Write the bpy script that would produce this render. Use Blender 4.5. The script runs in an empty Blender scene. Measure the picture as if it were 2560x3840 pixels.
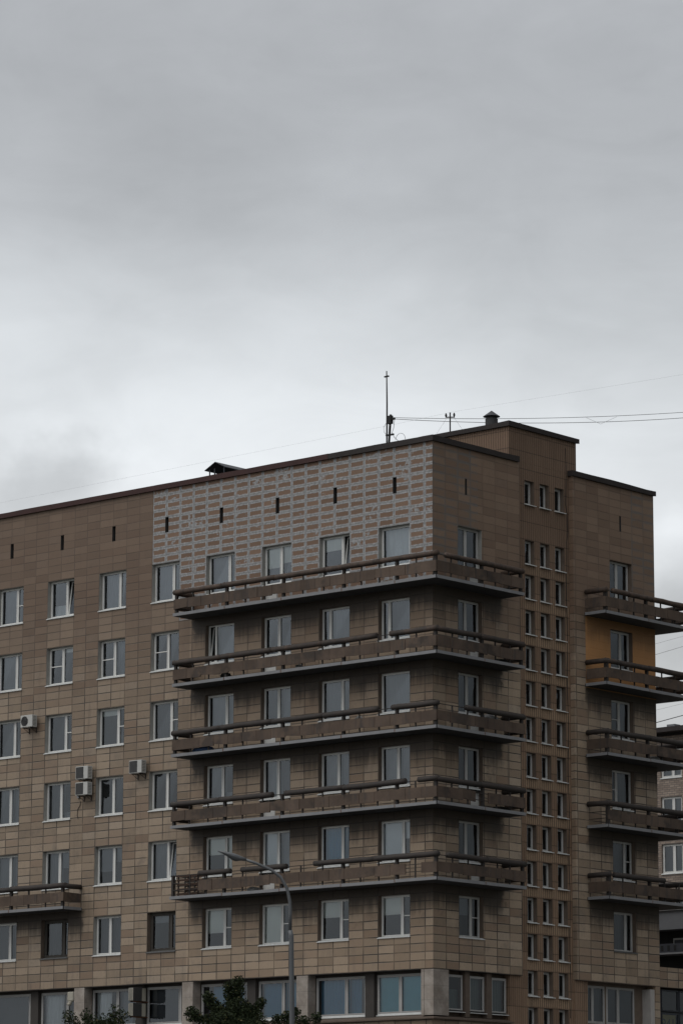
import bpy, bmesh, math, random
from mathutils import Vector, Matrix, noise
R = math.radians
S = bpy.context.scene
COL = S.collection
# ------------------------------------------------------------------ camera
cam = bpy.data.cameras.new('camera'); co = bpy.data.objects.new('camera', cam); COL.objects.link(co)
PITCH, YAW, ROLL = R(11.2064), R(41.4938), R(0.1841)
fw = Vector((-math.sin(YAW)*math.cos(PITCH), math.cos(YAW)*math.cos(PITCH), math.sin(PITCH)))
rt = Vector((math.cos(YAW), math.sin(YAW), 0)); up = rt.cross(fw)
r2 = rt*math.cos(ROLL)+up*math.sin(ROLL); u2 = -rt*math.sin(ROLL)+up*math.cos(ROLL)
M = Matrix((r2, u2, -fw)).transposed().to_4x4(); M.translation = Vector((83.4408, -99.4964, 1.6))
co.matrix_world = M
cam.sensor_fit = 'VERTICAL'; cam.sensor_height = 36; cam.sensor_width = 24; cam.lens = 123.4967
cam.clip_start = 0.5; cam.clip_end = 3000
S.camera = co
S.view_settings.view_transform = 'Standard'; S.view_settings.look = 'None'
S.view_settings.exposure = 0; S.view_settings.gamma = 1
try: S.view_settings.use_curve_mapping = False
except Exception: pass
S.render.engine = 'CYCLES'
S.cycles.max_bounces = 6; S.cycles.transparent_max_bounces = 12

# ------------------------------------------------------------------ node maths helper
class E_:
    """tiny expression wrapper round shader Math nodes"""
    def __init__(s, nt, v): s.nt = nt; s.v = v
    def op(s, o, *a):
        n = s.nt.nodes.new('ShaderNodeMath'); n.operation = o
        for i, x in enumerate((s,)+a):
            x = x.v if isinstance(x, E_) else x
            if isinstance(x, (int, float)): n.inputs[i].default_value = x
            else: s.nt.links.new(x, n.inputs[i])
        return E_(s.nt, n.outputs[0])
    def __add__(s, o): return s.op('ADD', o)
    def __radd__(s, o): return s.op('ADD', o)
    def __sub__(s, o): return s.op('SUBTRACT', o)
    def __rsub__(s, o): return (s*-1)+o
    def __mul__(s, o): return s.op('MULTIPLY', o)
    def __rmul__(s, o): return s.op('MULTIPLY', o)
    def __truediv__(s, o): return s.op('DIVIDE', o)
    def floor(s): return s.op('FLOOR')
    def fract(s): return s.op('FRACT')
    def abs(s): return s.op('ABSOLUTE')
    def gt(s, o): return s.op('GREATER_THAN', o)
    def lt(s, o): return s.op('LESS_THAN', o)
    def min(s, o): return s.op('MINIMUM', o)
    def max(s, o): return s.op('MAXIMUM', o)
    def ss(s, a, b, c=0., d=1.):
        n = s.nt.nodes.new('ShaderNodeMapRange'); n.interpolation_type = 'SMOOTHSTEP'
        s.nt.links.new(s.v, n.inputs[0])
        for i, x in zip((1,2,3,4), (a,b,c,d)):
            if isinstance(x, E_): s.nt.links.new(x.v, n.inputs[i])
            else: n.inputs[i].default_value = x
        return E_(s.nt, n.outputs[0])
class G:
    """a material or world node graph"""
    def __init__(s, nt): s.nt = nt; nt.nodes.clear()
    def n(s, t, **k):
        n = s.nt.nodes.new(t)
        for a, b in k.items(): setattr(n, a, b)
        return n
    def l(s, a, b): s.nt.links.new(a.v if isinstance(a, E_) else a, b)
    def xyz(s, sock):
        n = s.n('ShaderNodeSeparateXYZ'); s.l(sock, n.inputs[0]); return [E_(s.nt, o) for o in n.outputs]
    def vec(s, *a):
        n = s.n('ShaderNodeCombineXYZ')
        for i, x in enumerate(a):
            if isinstance(x, E_): s.l(x, n.inputs[i])
            else: n.inputs[i].default_value = x
        return n.outputs[0]
    def noise(s, v, scale, detail=3., rough=.55, dist=0.):
        n = s.n('ShaderNodeTexNoise'); s.l(v, n.inputs['Vector'])
        n.inputs['Scale'].default_value = scale; n.inputs['Detail'].default_value = detail
        n.inputs['Roughness'].default_value = rough; n.inputs['Distortion'].default_value = dist
        return E_(s.nt, n.outputs[0])
    def white(s, v):
        n = s.n('ShaderNodeTexWhiteNoise', noise_dimensions='3D'); s.l(v, n.inputs['Vector']); return E_(s.nt, n.outputs[0])
    def mix(s, f, a, b, mode='MIX'):
        n = s.n('ShaderNodeMix', data_type='RGBA', blend_type=mode)
        for sock, x in ((n.inputs[0], f), (n.inputs[6], a), (n.inputs[7], b)):
            if isinstance(x, (int, float)): sock.default_value = x
            elif isinstance(x, tuple): sock.default_value = (*x, 1)
            else: s.l(x, sock)
        return n.outputs[2]
    def bsdf(s, color, rough=.8, bump=None, strength=.4, dist=.01, metallic=0., spec=.3):
        p = s.n('ShaderNodeBsdfPrincipled'); o = s.n('ShaderNodeOutputMaterial')
        if isinstance(color, tuple): p.inputs['Base Color'].default_value = (*color, 1)
        else: s.l(color, p.inputs['Base Color'])
        if isinstance(rough, (int, float)): p.inputs['Roughness'].default_value = rough
        else: s.l(rough, p.inputs['Roughness'])
        p.inputs['Metallic'].default_value = metallic
        p.inputs['Specular IOR Level'].default_value = spec
        if bump is not None:
            b = s.n('ShaderNodeBump'); b.inputs['Strength'].default_value = strength; b.inputs['Distance'].default_value = dist
            s.l(bump, b.inputs['Height']); s.l(b.outputs[0], p.inputs['Normal'])
        s.l(p.outputs[0], o.inputs[0]); return p
    def pos(s): return s.n('ShaderNodeNewGeometry').outputs['Position']
def mat(name):
    m = bpy.data.materials.new(name); m.use_nodes = True; return m, G(m.node_tree)

# ------------------------------------------------------------------ sky and light (overcast)
SUN_EL, SUN_AZ = R(48), R(195)
w = bpy.data.worlds.new('World'); S.world = w; w.use_nodes = True
g = G(w.node_tree)
sky = g.n('ShaderNodeTexSky', sky_type='NISHITA', sun_disc=False, sun_elevation=SUN_EL, sun_rotation=SUN_AZ)
sky.air_density = 1.5; sky.dust_density = 3
d = g.n('ShaderNodeTexCoord').outputs['Generated']
X, Y, Z = g.xyz(d)
zc = Z.max(0.)
BLOBS = [(-0.7166,0.6687,0.1984,0.020,-0.24), (-0.7042,0.6796,0.2054,0.012,-0.12), (-0.6876,0.6950,0.2102,0.035,0.07), (-0.6336,0.7414,0.2211,0.050,0.05), (-0.5729,0.8028,0.1654,0.022,-0.20), (-0.5791,0.7939,0.1856,0.014,0.12), (-0.6712,0.6832,0.2878,0.040,-0.09), (-0.5968,0.7506,0.2838,0.050,-0.05), (-0.6431,0.7234,0.2512,0.045,0.05), (-0.7004,0.6685,0.2502,0.050,0.05), (-0.5711,0.7548,0.3226,0.050,0.03), (-0.6298,0.7079,0.3197,0.050,0.04), (-0.5830,0.7752,0.2434,0.040,-0.03), (-0.6797,0.6623,0.3152,0.030,0.03)]
# elevation profile of the cloud deck
ramp = g.n('ShaderNodeValToRGB'); g.l(zc, ramp.inputs[0]); cr = ramp.color_ramp; cr.interpolation = 'B_SPLINE'
stops = [(0.0,(.38,.39,.40)),(.09,(.48,.49,.50)),(.135,(.60,.61,.615)),(.165,(.68,.70,.72)),(.19,(.92,.95,.98)),(.215,(.88,.915,.945)),(.245,(.70,.73,.757)),(.275,(.555,.575,.60)),(.31,(.50,.517,.54)),(.36,(.49,.505,.53)),(.55,(.80,.82,.85)),(1,(1.55,1.58,1.62))]
while len(cr.elements) > 1: cr.elements.remove(cr.elements[0])
cr.elements[0].position = 0; cr.elements[0].color = (*stops[0][1], 1)
for p_, c_ in stops[1:]:
    e = cr.elements.new(p_); e.color = (*c_, 1)
az = g.vec(X/(zc+.25), Y/(zc+.25), 0.)
n1 = g.noise(az, 1.7, 5, .5, .35)
n2 = g.noise(az, 5.5, 5, .5, .3)
dn = g.noise(g.vec(X*1., Y*1., Z*1.7), 6.5, 5, .5, .6); dn2 = g.noise(g.vec(X*1., Y*1., Z*2.2), 19, 5, .55, .8)
cl = (n1-.5)*.25 + (n2-.5)*.10 + (dn-.5)*.36 + (dn2-.5)*.22 + (g.noise(g.vec(X, Y, Z*2.), 42, 5, .55, .6)-.5)*.10 + 1
wv_ = (g.noise(g.vec(X, Y, Z), 34, 4, .6)-.5)*.030; wz_ = (g.noise(g.vec(Y, X, Z), 34, 4, .6)-.5)*.030
for (bx_, by_, bz_, r_, am) in BLOBS:
    ex = (X+wv_-bx_)*(.75/r_) + (Y+wv_-by_)*(.66/r_); ez = (Z+wz_-bz_)*(1.5/r_)
    ds = (ex*ex + ez*ez).op('POWER', .5); cl = cl + ds.ss(0., 1.7, am, 0.)
# out-of-view sky shaped for the facades: brighter south-west, darkened north-east to dim right windows
side = (X*-.45 + Y*-.89).ss(-.75, .6, .42, 1.30)
front = (X*-.66 + Y*.75).ss(.80, .93, 0., 1.)      # the visible patch keeps its own level
lev = side*(1-front) + front
hsv = g.mix(1., ramp.outputs[0], g.vec(cl*lev, cl*lev, cl*lev), 'MULTIPLY')
bl = g.mix(.06, hsv, sky.outputs[0])
bg1 = g.n('ShaderNodeBackground'); g.l(hsv, bg1.inputs[0]); bg1.inputs[1].default_value = 0.97
bg2 = g.n('ShaderNodeBackground'); g.l(sky.outputs[0], bg2.inputs[0]); bg2.inputs[1].default_value = 0.05
ad = g.n('ShaderNodeMixShader'); ad.inputs[0].default_value = .12
g.l(bg1.outputs[0], ad.inputs[1]); g.l(bg2.outputs[0], ad.inputs[2])
wo = g.n('ShaderNodeOutputWorld'); g.l(ad.outputs[0], wo.inputs[0])
sl = bpy.data.lights.new('sun', 'SUN'); so = bpy.data.objects.new('sun', sl); COL.objects.link(so)
sl.energy = 0.9; sl.angle = R(45); sl.color = (1, .97, .93)
sd = Vector((-.30, -.80, 1.25)).normalized()          # direction towards the light
so.rotation_euler = sd.to_track_quat('Z', 'Y').to_euler()

# ------------------------------------------------------------------ materials
MATS = {}
def simple(name, col, rough=.7, var=.25, scale=6, metallic=0., spec=.3, bump=.2):
    m, g = mat(name); p = g.pos()
    n = g.noise(p, scale, 4, .6); k = n*(2*var)+(1-var)
    c = g.mix(1., col, g.vec(k, k, k), 'MULTIPLY')
    g.bsdf(c, rough, g.noise(p, scale*6, 3), bump, .01, metallic, spec); MATS[name] = m; return m
simple('white_frame', (.60,.60,.58), .45, .10, 3)
simple('shop_frame', (.34,.335,.325), .5, .15, 3)
simple('dark_reveal', (.045,.040,.036), .8, .3, 3)
simple('shaded_frame', (.44,.435,.42), .5, .15, 3)  # white frame with shade put into its colour, for right facade and tower
simple('old_frame', (.050,.045,.039), .7, .3, 8)
simple('sill_metal', (.55,.56,.55), .4, .15, 4)
simple('sill_dark', (.10,.10,.098), .6, .3, 6)
simple('plaster', (.27,.265,.245), .85, .25, 4)
simple('reveal_brown', (.13,.10,.078), .85, .3, 4)
simple('roof_felt', (.035,.034,.035), .9, .3, 2)
simple('cornice', (.028,.023,.022), .75, .35, 3)
simple('cornice_red', (.045,.020,.018), .7, .4, 1.5)
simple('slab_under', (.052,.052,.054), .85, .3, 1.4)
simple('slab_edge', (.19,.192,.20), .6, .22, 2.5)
simple('iron', (.030,.026,.024), .7, .3, 10)
simple('rust', (.12,.05,.025), .85, .4, 12)
simple('interior', (.055,.052,.05), .9, .1, 2)
simple('ac_white', (.42,.42,.40), .5, .12, 5)
simple('ac_dark', (.05,.05,.05), .6, .2, 8)
simple('beige', (.33,.31,.26), .6, .2, 5)
simple('lamp_metal', (.105,.11,.115), .45, .12, 3, .3)
simple('bark', (.06,.045,.035), .9, .3, 8)
simple('asphalt', (.05,.05,.052), .9, .3, .8)
simple('pavement', (.09,.088,.085), .9, .2, 1)
simple('grass', (.035,.045,.02), .95, .4, .7)
simple('kerb', (.3,.3,.29), .85, .2, 2)
simple('ledge_dark', (.05,.030,.022), .8, .3, 9)
simple('blue_cloth', (.03,.06,.13), .8, .3, 9)
simple('pot', (.2,.2,.2), .7, .3, 9)
simple('grey_metal', (.14,.145,.155), .5, .12, 2)
simple('dark_metal', (.035,.038,.045), .5, .2, 2)
simple('light_metal', (.6,.6,.6), .4, .1, 2)
simple('concrete_light', (.36,.34,.32), .85, .2, 3)
simple('sign_yellow', (.35,.27,.04), .6, .2, 5)
simple('black', (.012,.012,.012), .6, .1, 5)
simple('wire', (.03,.03,.032), .6, .1, 5)
simple('wire_pale', (.42,.43,.44), .6, .1, 5)
simple('curtain_white', (.72,.73,.74), .9, .10, 2)
simple('curtain_grey', (.24,.25,.27), .9, .12, 2)
simple('curtain_dark', (.09,.095,.105), .9, .15, 2)
simple('curtain_teal', (.13,.42,.50), .9, .12, 1.5)
simple('curtain_blue', (.08,.25,.40), .9, .15, 1.5)
simple('blind', (.78,.78,.73), .9, .06, 1.5)
simple('frosted', (.14,.18,.17), .6, .08, 1.5)
m, g = mat('ledge'); p = g.pos(); n = g.noise(p, 2.5, 5, .65)
g.bsdf(g.mix(n, (.06,.045,.036), (.15,.115,.09)), .8, n, .4); MATS['ledge'] = m

# rolled sheet-metal coping and facing panels of the balconies
m, g = mat('coping'); p = g.pos(); n = g.noise(p, 1.8, 6, .65); n2 = g.noise(p, 14, 3)
x, y, z = g.xyz(p)
st = g.noise(g.vec(x*9, y*9, z*1.5), 1, 4, .6).ss(.45, .75)
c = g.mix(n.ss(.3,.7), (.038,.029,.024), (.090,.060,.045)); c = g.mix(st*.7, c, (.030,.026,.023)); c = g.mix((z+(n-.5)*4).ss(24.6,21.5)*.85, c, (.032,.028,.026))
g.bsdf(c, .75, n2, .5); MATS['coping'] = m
m, g = mat('parapet'); p = g.pos(); x, y, z = g.xyz(p)
n = g.noise(p, 1.2, 5, .6); st = g.noise(g.vec(x*6, y*6, z*.9), 1, 5, .65)
info = g.n('ShaderNodeObjectInfo').outputs['Random']
k = E_(g.nt, info)*.26+.86
c = g.mix(n.ss(.3,.7), (.070,.050,.038), (.104,.075,.057)); c = g.mix(g.noise(p, .55, 4, .7).ss(.54,.64)*.65, c, (.034,.029,.026)); c = g.mix(st.ss(.50,.74), c, (.055,.046,.041)); c = g.mix(1., c, g.vec(k,k,k), 'MULTIPLY')
c = g.mix(st.ss(.30,.22)*.35, c, (.26,.25,.24))
g.bsdf(c, .85, g.noise(p, 30, 4), .35); MATS['parapet'] = m

ZB = 10.253; P = 3.0179; A = 1.1253; TH = 2.8/9
def tile_mat(name, axis, window_cols, repair=None, off=0., faint=None, painted=None, tone=1.0, soot=None):
    """ceramic facing slabs with open joints; repair = thick grey pointing in a region"""
    m, g = mat(name); p = g.pos(); x, y, z = g.xyz(p); u = (x, y)[axis]
    wob = (g.noise(p, 2.2, 3)-.5)
    if window_cols:
        q = (u + A)/P; t = q.fract(); fr = .4864
        s1 = t*(2/fr); s2 = (t-fr)*(2/(1-fr))+2
        sel = t.gt(fr); s = s2*sel + s1*(1-sel); colr = s.floor() + q.floor()*4; f = s.fract()
    else:
        s = (u-off)/.7475; colr = s.floor(); f = s.fract()
    r = (z - ZB)/TH + wob*.10; row = r.floor(); gfr = r.fract()
    cell = g.vec(colr, row, 3.3)
    wr = g.white(cell); wr2 = g.white(g.vec(row, colr, 9.1))
    du = f.min(1-f)*.75 + wob*.010; dv = gfr.min(1-gfr)*TH
    fine = g.noise(p, 7, 5, .65); big = g.noise(p, .28, 4, .6); mid = g.noise(p, 1.3, 5, .6)
    strk = g.noise(g.vec(x*3.2, y*3.2, z*.35), 1, 4, .6)
    jn = g.noise(p, .9, 4, .6)
    # joint strength: crisp low down, fainter in the upper, sootier storeys
    low = z.ss(29., 20.)
    js = ((low*.60+.40)*(jn.ss(.30,.62)*.65+.35)).min(1.)
    hw = .0135 + jn*.007
    jh = dv.ss(hw, hw+.007, 1., 0.); jv = du.ss(hw*1.05, hw*1.05+.008, 1., 0.)
    j = jh.max(jv)*js
    c = g.mix(wr, (.200,.150,.104), (.325,.252,.182))
    c = g.mix(wr2.gt(.82)*.60, c, (.195,.130,.088))
    c = g.mix(wr2.lt(.10)*.7, c, (.330,.268,.205))
    c = g.mix((fine-.5).abs()*1.5, c, (.13,.10,.078))
    c = g.mix(mid.ss(.52,.75)*.55, c, (.130,.108,.09))
    c = g.mix(strk.ss(.52,.78)*.45, c, (.10,.083,.07))
    # upper storeys keep a browner, duller skin
    upm = (z + (big-.5)*5).ss(20.5, 26.)
    c = g.mix(upm*.80, c, g.mix(wr*.6+fine*.3, (.110,.070,.048), (.152,.098,.067)))
    if window_cols:      # balcony bays tinted up first; spandrel slabs are a paler batch, piers the brown one
        c = g.mix(u.gt(-12.6)*z.lt(24.6)*.30, c, g.mix(wr, (.33,.235,.155), (.44,.33,.23)))  # light put into the colour: balcony bays paled to offset slab shade
        bt = (sel*.9 + (big-.5)*1.2).ss(.2, 1.)*z.ss(28., 26.)*z.ss(11.5, 14.)
        c = g.mix(bt*.20, c, (.34,.27,.20)); c = g.mix((1-sel)*z.ss(14., 21.)*.22, c, (.125,.085,.060))
    # edge chips: pale rim just above the joint
    rim = (dv.ss(.022,.042,1.,0.))*(jn.ss(.42,.62))*.42
    c = g.mix(rim*(1-upm), c, (.42,.36,.29))
    # drips of soot and lime below the balcony slabs, each with its own length and width
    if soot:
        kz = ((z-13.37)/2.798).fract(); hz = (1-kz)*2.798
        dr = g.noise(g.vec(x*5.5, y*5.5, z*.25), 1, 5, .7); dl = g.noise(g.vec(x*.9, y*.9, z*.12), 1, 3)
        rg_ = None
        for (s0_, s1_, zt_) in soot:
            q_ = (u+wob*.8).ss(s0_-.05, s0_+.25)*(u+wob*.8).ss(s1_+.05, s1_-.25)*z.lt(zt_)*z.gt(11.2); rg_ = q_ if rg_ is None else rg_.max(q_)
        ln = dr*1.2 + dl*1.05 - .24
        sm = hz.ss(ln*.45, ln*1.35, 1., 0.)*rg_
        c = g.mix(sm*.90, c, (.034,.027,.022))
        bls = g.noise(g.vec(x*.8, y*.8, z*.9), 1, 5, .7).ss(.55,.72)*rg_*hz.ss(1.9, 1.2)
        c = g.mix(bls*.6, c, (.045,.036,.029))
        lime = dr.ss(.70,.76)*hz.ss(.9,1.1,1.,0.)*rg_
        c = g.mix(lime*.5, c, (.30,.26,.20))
    c = g.mix(j*.93, c, (.030,.023,.019))
    bumph = (1-j) + fine*.12 + wr*.25
    def region(x0, x1, z0, z1): return u.gt(x0)*u.lt(x1)*z.gt(z0)*z.lt(z1)
    if repair:
        rg = None
        for q_ in repair:
            k = region(*q_); rg = k if rg is None else rg.max(k)
        rn = g.noise(p, 3.4, 4, .7)
        hv = (rn-.5)*.085+.064; hu = (g.noise(p, 4.1, 4, .7)-.5)*.07+.062
        rep = dv.ss(hv, hv+.012, 1., 0.).max(du.ss(hu, hu+.012, 1., 0.))
        blob = (g.noise(p, 1.15, 4, .7).ss(.585,.63))*(g.noise(p, 6, 3).ss(.40,.5))
        rep = rep.max(blob)*rg
        gc = g.mix(g.noise(p, 9, 4, .7).ss(.3,.7), (.185,.188,.19), (.37,.375,.38))
        c = g.mix(rg*.7, c, g.mix(wr, (.150,.088,.056), (.205,.125,.083)))
        gc = g.mix(jh.max(jv)*.30, gc, (.075,.075,.078))
        c = g.mix(rep*.95, c, gc); bumph = bumph + rep*.5
    if faint:
        rg = None
        for q_ in faint:
            k = region(*q_); rg = k if rg is None else rg.max(k)
        rn = g.noise(p, 3.4, 4, .7)
        hv = (rn-.5)*.12+.045
        rep = dv.ss(hv, hv+.02, 1., 0.).max(du.ss(hv, hv+.02, 1., 0.))*rg*g.noise(p, .8, 3).ss(.32,.6)
        c = g.mix(rep*.75, c, (.105,.098,.092))
    if painted:
        k = region(*painted)
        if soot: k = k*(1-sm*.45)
        c = g.mix(k*.93, c, g.mix(g.noise(p, 2, 4), (.32,.155,.055), (.40,.20,.075)))
    if tone != 1.0: c = g.mix(1., c, (tone, tone, tone), 'MULTIPLY')
    g.bsdf(c, .62, bumph, .55, .012, 0., .35); MATS[name] = m
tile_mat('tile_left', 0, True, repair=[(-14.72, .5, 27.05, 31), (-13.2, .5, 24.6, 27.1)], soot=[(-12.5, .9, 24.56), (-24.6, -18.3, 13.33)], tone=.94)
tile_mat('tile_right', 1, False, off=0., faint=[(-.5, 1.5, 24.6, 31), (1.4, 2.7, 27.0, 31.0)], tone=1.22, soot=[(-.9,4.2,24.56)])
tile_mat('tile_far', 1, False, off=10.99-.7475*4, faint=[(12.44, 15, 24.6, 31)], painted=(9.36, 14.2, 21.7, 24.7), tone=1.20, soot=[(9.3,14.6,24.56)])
def rib_mat(name, along, tone=1.):
    m, g = mat(name); p = g.pos(); x, y, z = g.xyz(p); u = x + y
    wv = (g.noise(p, .7, 2)-.5)*.05
    f = ((u+wv)/.118).fract(); d_ = f.min(1-f)
    groove = d_.ss(.06, .20, 1., 0.)
    r = ((z-9.09)/.695).fract(); rr = ((z-9.09)/.695).floor()
    jn = (r.min(1-r)*.695).ss(.010,.022,1.,0.)
    col = (u/.48).floor(); wr = g.white(g.vec(rr, col, 1.7))
    n = g.noise(p, 3, 5, .65); grit = g.noise(p, 55, 3, .7)
    # spandrels under the sills are rougher and paler
    zz = (z-9.09)/1.39; low = z.ss(26.6, 25.9); sp = zz.fract().ss(.02,.06)*(1-zz.fract().ss(.24,.27))
    spd = sp*low*u.gt(5.55)*u.lt(8.35)
    c = g.mix(wr*.6+n*.4, (.165,.106,.070), (.290,.195,.130))
    c = g.mix(spd*.5, c, (.40,.285,.185))
    c = g.mix(grit.ss(.5,.7)*.35, c, (.27,.195,.14))
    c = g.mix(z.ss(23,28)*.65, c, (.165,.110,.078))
    c = g.mix(groove*(.50+spd*.3), c, (.040,.030,.024)); c = g.mix(jn*.6, c, (.035,.028,.023))
    c = g.mix(g.noise(g.vec(x*3,y*3,z*.4),1,4).ss(.55,.8)*.4, c, (.06,.048,.04))
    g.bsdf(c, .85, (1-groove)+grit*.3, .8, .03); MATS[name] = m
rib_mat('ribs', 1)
m, g = mat('brick'); p = g.pos(); x, y, z = g.xyz(p)
b = g.n('ShaderNodeTexBrick'); g.l(g.vec(x+y, z, 0.), b.inputs['Vector']); b.inputs['Scale'].default_value = 1
b.inputs['Brick Width'].default_value = .30; b.inputs['Row Height'].default_value = .11; b.inputs['Mortar Size'].default_value = .014
b.inputs['Color1'].default_value = (.20,.155,.125,1); b.inputs['Color2'].default_value = (.31,.25,.205,1); b.inputs['Mortar'].default_value = (.11,.10,.095,1)
g.bsdf(g.mix(g.noise(p, 1.5, 4).ss(.4,.8)*.4, b.outputs[0], (.14,.11,.09)), .85); MATS['brick'] = m
m, g = mat('pilaster'); p = g.pos(); n = g.noise(p, 1.6, 5, .65); x, y, z = g.xyz(p)
r = ((z-8.6)/.52).fract(); jn = (r.min(1-r)*.52).ss(.006,.014,1.,0.)
c = g.mix(n.ss(.3,.7), (.20,.170,.145), (.34,.305,.27)); c = g.mix(g.noise(p, .9, 4).ss(.5,.75)*.5, c, (.16,.125,.10)); c = g.mix(jn*.4, c, (.12,.11,.10))
g.bsdf(c, .75, n, .3); MATS['pilaster'] = m
m, g = mat('glass')
p = g.pos()
fr = g.n('ShaderNodeFresnel'); fr.inputs[0].default_value = 1.75
bp = g.n('ShaderNodeBump'); bp.inputs['Strength'].default_value = .05; bp.inputs['Distance'].default_value = .05; g.l(g.noise(p, 1.1, 2), bp.inputs['Height'])
gl = g.n('ShaderNodeBsdfGlossy'); gl.inputs['Roughness'].default_value = .03; gl.inputs['Color'].default_value = (.86,.93,1,1); g.l(bp.outputs[0], gl.inputs['Normal'])
tr = g.n('ShaderNodeBsdfTransparent'); tr.inputs[0].default_value = (.80,.84,.85,1)
mx = g.n('ShaderNodeMixShader'); g.l((E_(g.nt, fr.outputs[0])*1.25).min(1.), mx.inputs[0]); g.l(tr.outputs[0], mx.inputs[1]); g.l(gl.outputs[0], mx.inputs[2])
o = g.n('ShaderNodeOutputMaterial'); g.l(mx.outputs[0], o.inputs[0]); MATS['glass'] = m
m, g = mat('leaf'); info = E_(g.nt, g.n('ShaderNodeNewGeometry').outputs['Random Per Island'])
c = g.mix(info, (.010,.016,.008), (.036,.048,.020)); c = g.mix(info.gt(.965), c, (.10,.09,.04))
pb = g.bsdf(c, .7, spec=.15); MATS['leaf'] = m

# ------------------------------------------------------------------ mesh helpers
class MB:
    def __init__(s): s.v = []; s.f = []; s.mi = []
    def add(s, vs, fs, mi=0):
        b = len(s.v); s.v += [tuple(v) for v in vs]; s.f += [tuple(b+i for i in f) for f in fs]; s.mi += [mi]*len(fs)
    def hexa(s, p, mi=0):
        s.add(p, [(0,3,2,1),(4,5,6,7),(0,1,5,4),(1,2,6,5),(2,3,7,6),(3,0,4,7)], mi)
    def box(s, a, b, mi=0):
        (x0,y0,z0),(x1,y1,z1) = a, b
        x0,x1 = sorted((x0,x1)); y0,y1 = sorted((y0,y1)); z0,z1 = sorted((z0,z1))
        s.hexa([(x0,y0,z0),(x1,y0,z0),(x1,y1,z0),(x0,y1,z0),(x0,y0,z1),(x1,y0,z1),(x1,y1,z1),(x0,y1,z1)], mi)
    def tube(s, pts, r, n=8, mi=0, caps=True):
        pts = [Vector(p) for p in pts]; rs = r if isinstance(r, (list, tuple)) else [r]*len(pts)
        rings = []; ref = None
        for i, p in enumerate(pts):
            t = (pts[min(i+1, len(pts)-1)]-pts[max(i-1, 0)]).normalized()
            if ref is None: ref = Vector((0,0,1)) if abs(t.z) < .9 else Vector((1,0,0))
            a = t.cross(ref).normalized(); b = t.cross(a).normalized(); ref = -b if False else ref
            rings.append([p + (a*math.cos(2*math.pi*k/n)+b*math.sin(2*math.pi*k/n))*rs[i] for k in range(n)])
        vs = [v for rg in rings for v in rg]; fs = []
        for i in range(len(rings)-1):
            for k in range(n):
                fs.append((i*n+k, i*n+(k+1)%n, (i+1)*n+(k+1)%n, (i+1)*n+k))
        if caps: fs += [tuple(range(n-1,-1,-1)), tuple((len(rings)-1)*n+k for k in range(n))]
        s.add(vs, fs, mi)
    def build(s, name, mats, parent=None, smooth=False):
        me = bpy.data.meshes.new(name); me.from_pydata(s.v, [], s.f)
        for m_ in (mats if isinstance(mats, (list, tuple)) else [mats]): me.materials.append(MATS[m_])
        for p_, i in zip(me.polygons, s.mi): p_.material_index = i; p_.use_smooth = smooth
        me.validate(); me.update()
        o = bpy.data.objects.new(name, me); COL.objects.link(o)
        if parent is not None:
            o.parent = parent
            o.matrix_parent_inverse = Matrix.Translation(parent.location).inverted() if parent.location.length else Matrix.Identity(4)
        return o
def tag(o, label=None, cat=None, group=None, kind=None):
    if label: o['label'] = label
    if cat: o['category'] = cat
    if group: o['group'] = group
    if kind: o['kind'] = kind
    return o
def empty(name, loc=(0,0,0)):
    o = bpy.data.objects.new(name, None); COL.objects.link(o); o.location = loc; o.empty_display_size = .3; return o
class Frame:
    """facade coordinates: s along the wall, n outwards, z up"""
    def __init__(s, origin, along, out): s.o = Vector(origin); s.a = Vector(along); s.n = Vector(out)
    def p(s, u, n, z): v = s.o + s.a*u + s.n*n; return (v.x, v.y, z)
    def box(s, mb, u0, u1, n0, n1, z0, z1, mi=0):
        a = s.p(u0, n0, z0); b = s.p(u1, n1, z1); mb.box(a, b, mi)
FL = Frame((0,0,0), (1,0,0), (0,-1,0))        # left facade, u = x
FR = Frame((0,0,0), (0,1,0), (1,0,0))         # right facade, u = y
FT = Frame((-.2,0,0), (0,1,0), (1,0,0))       # stair tower
FG = Frame((-.2,0,0), (0,1,0), (1,0,0))

rnd = random.Random(7)
B = empty('apartment_building'); tag(B, 'eight-storey brown tiled apartment block with corner balconies and a ribbed stair tower', 'apartment building')

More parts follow.
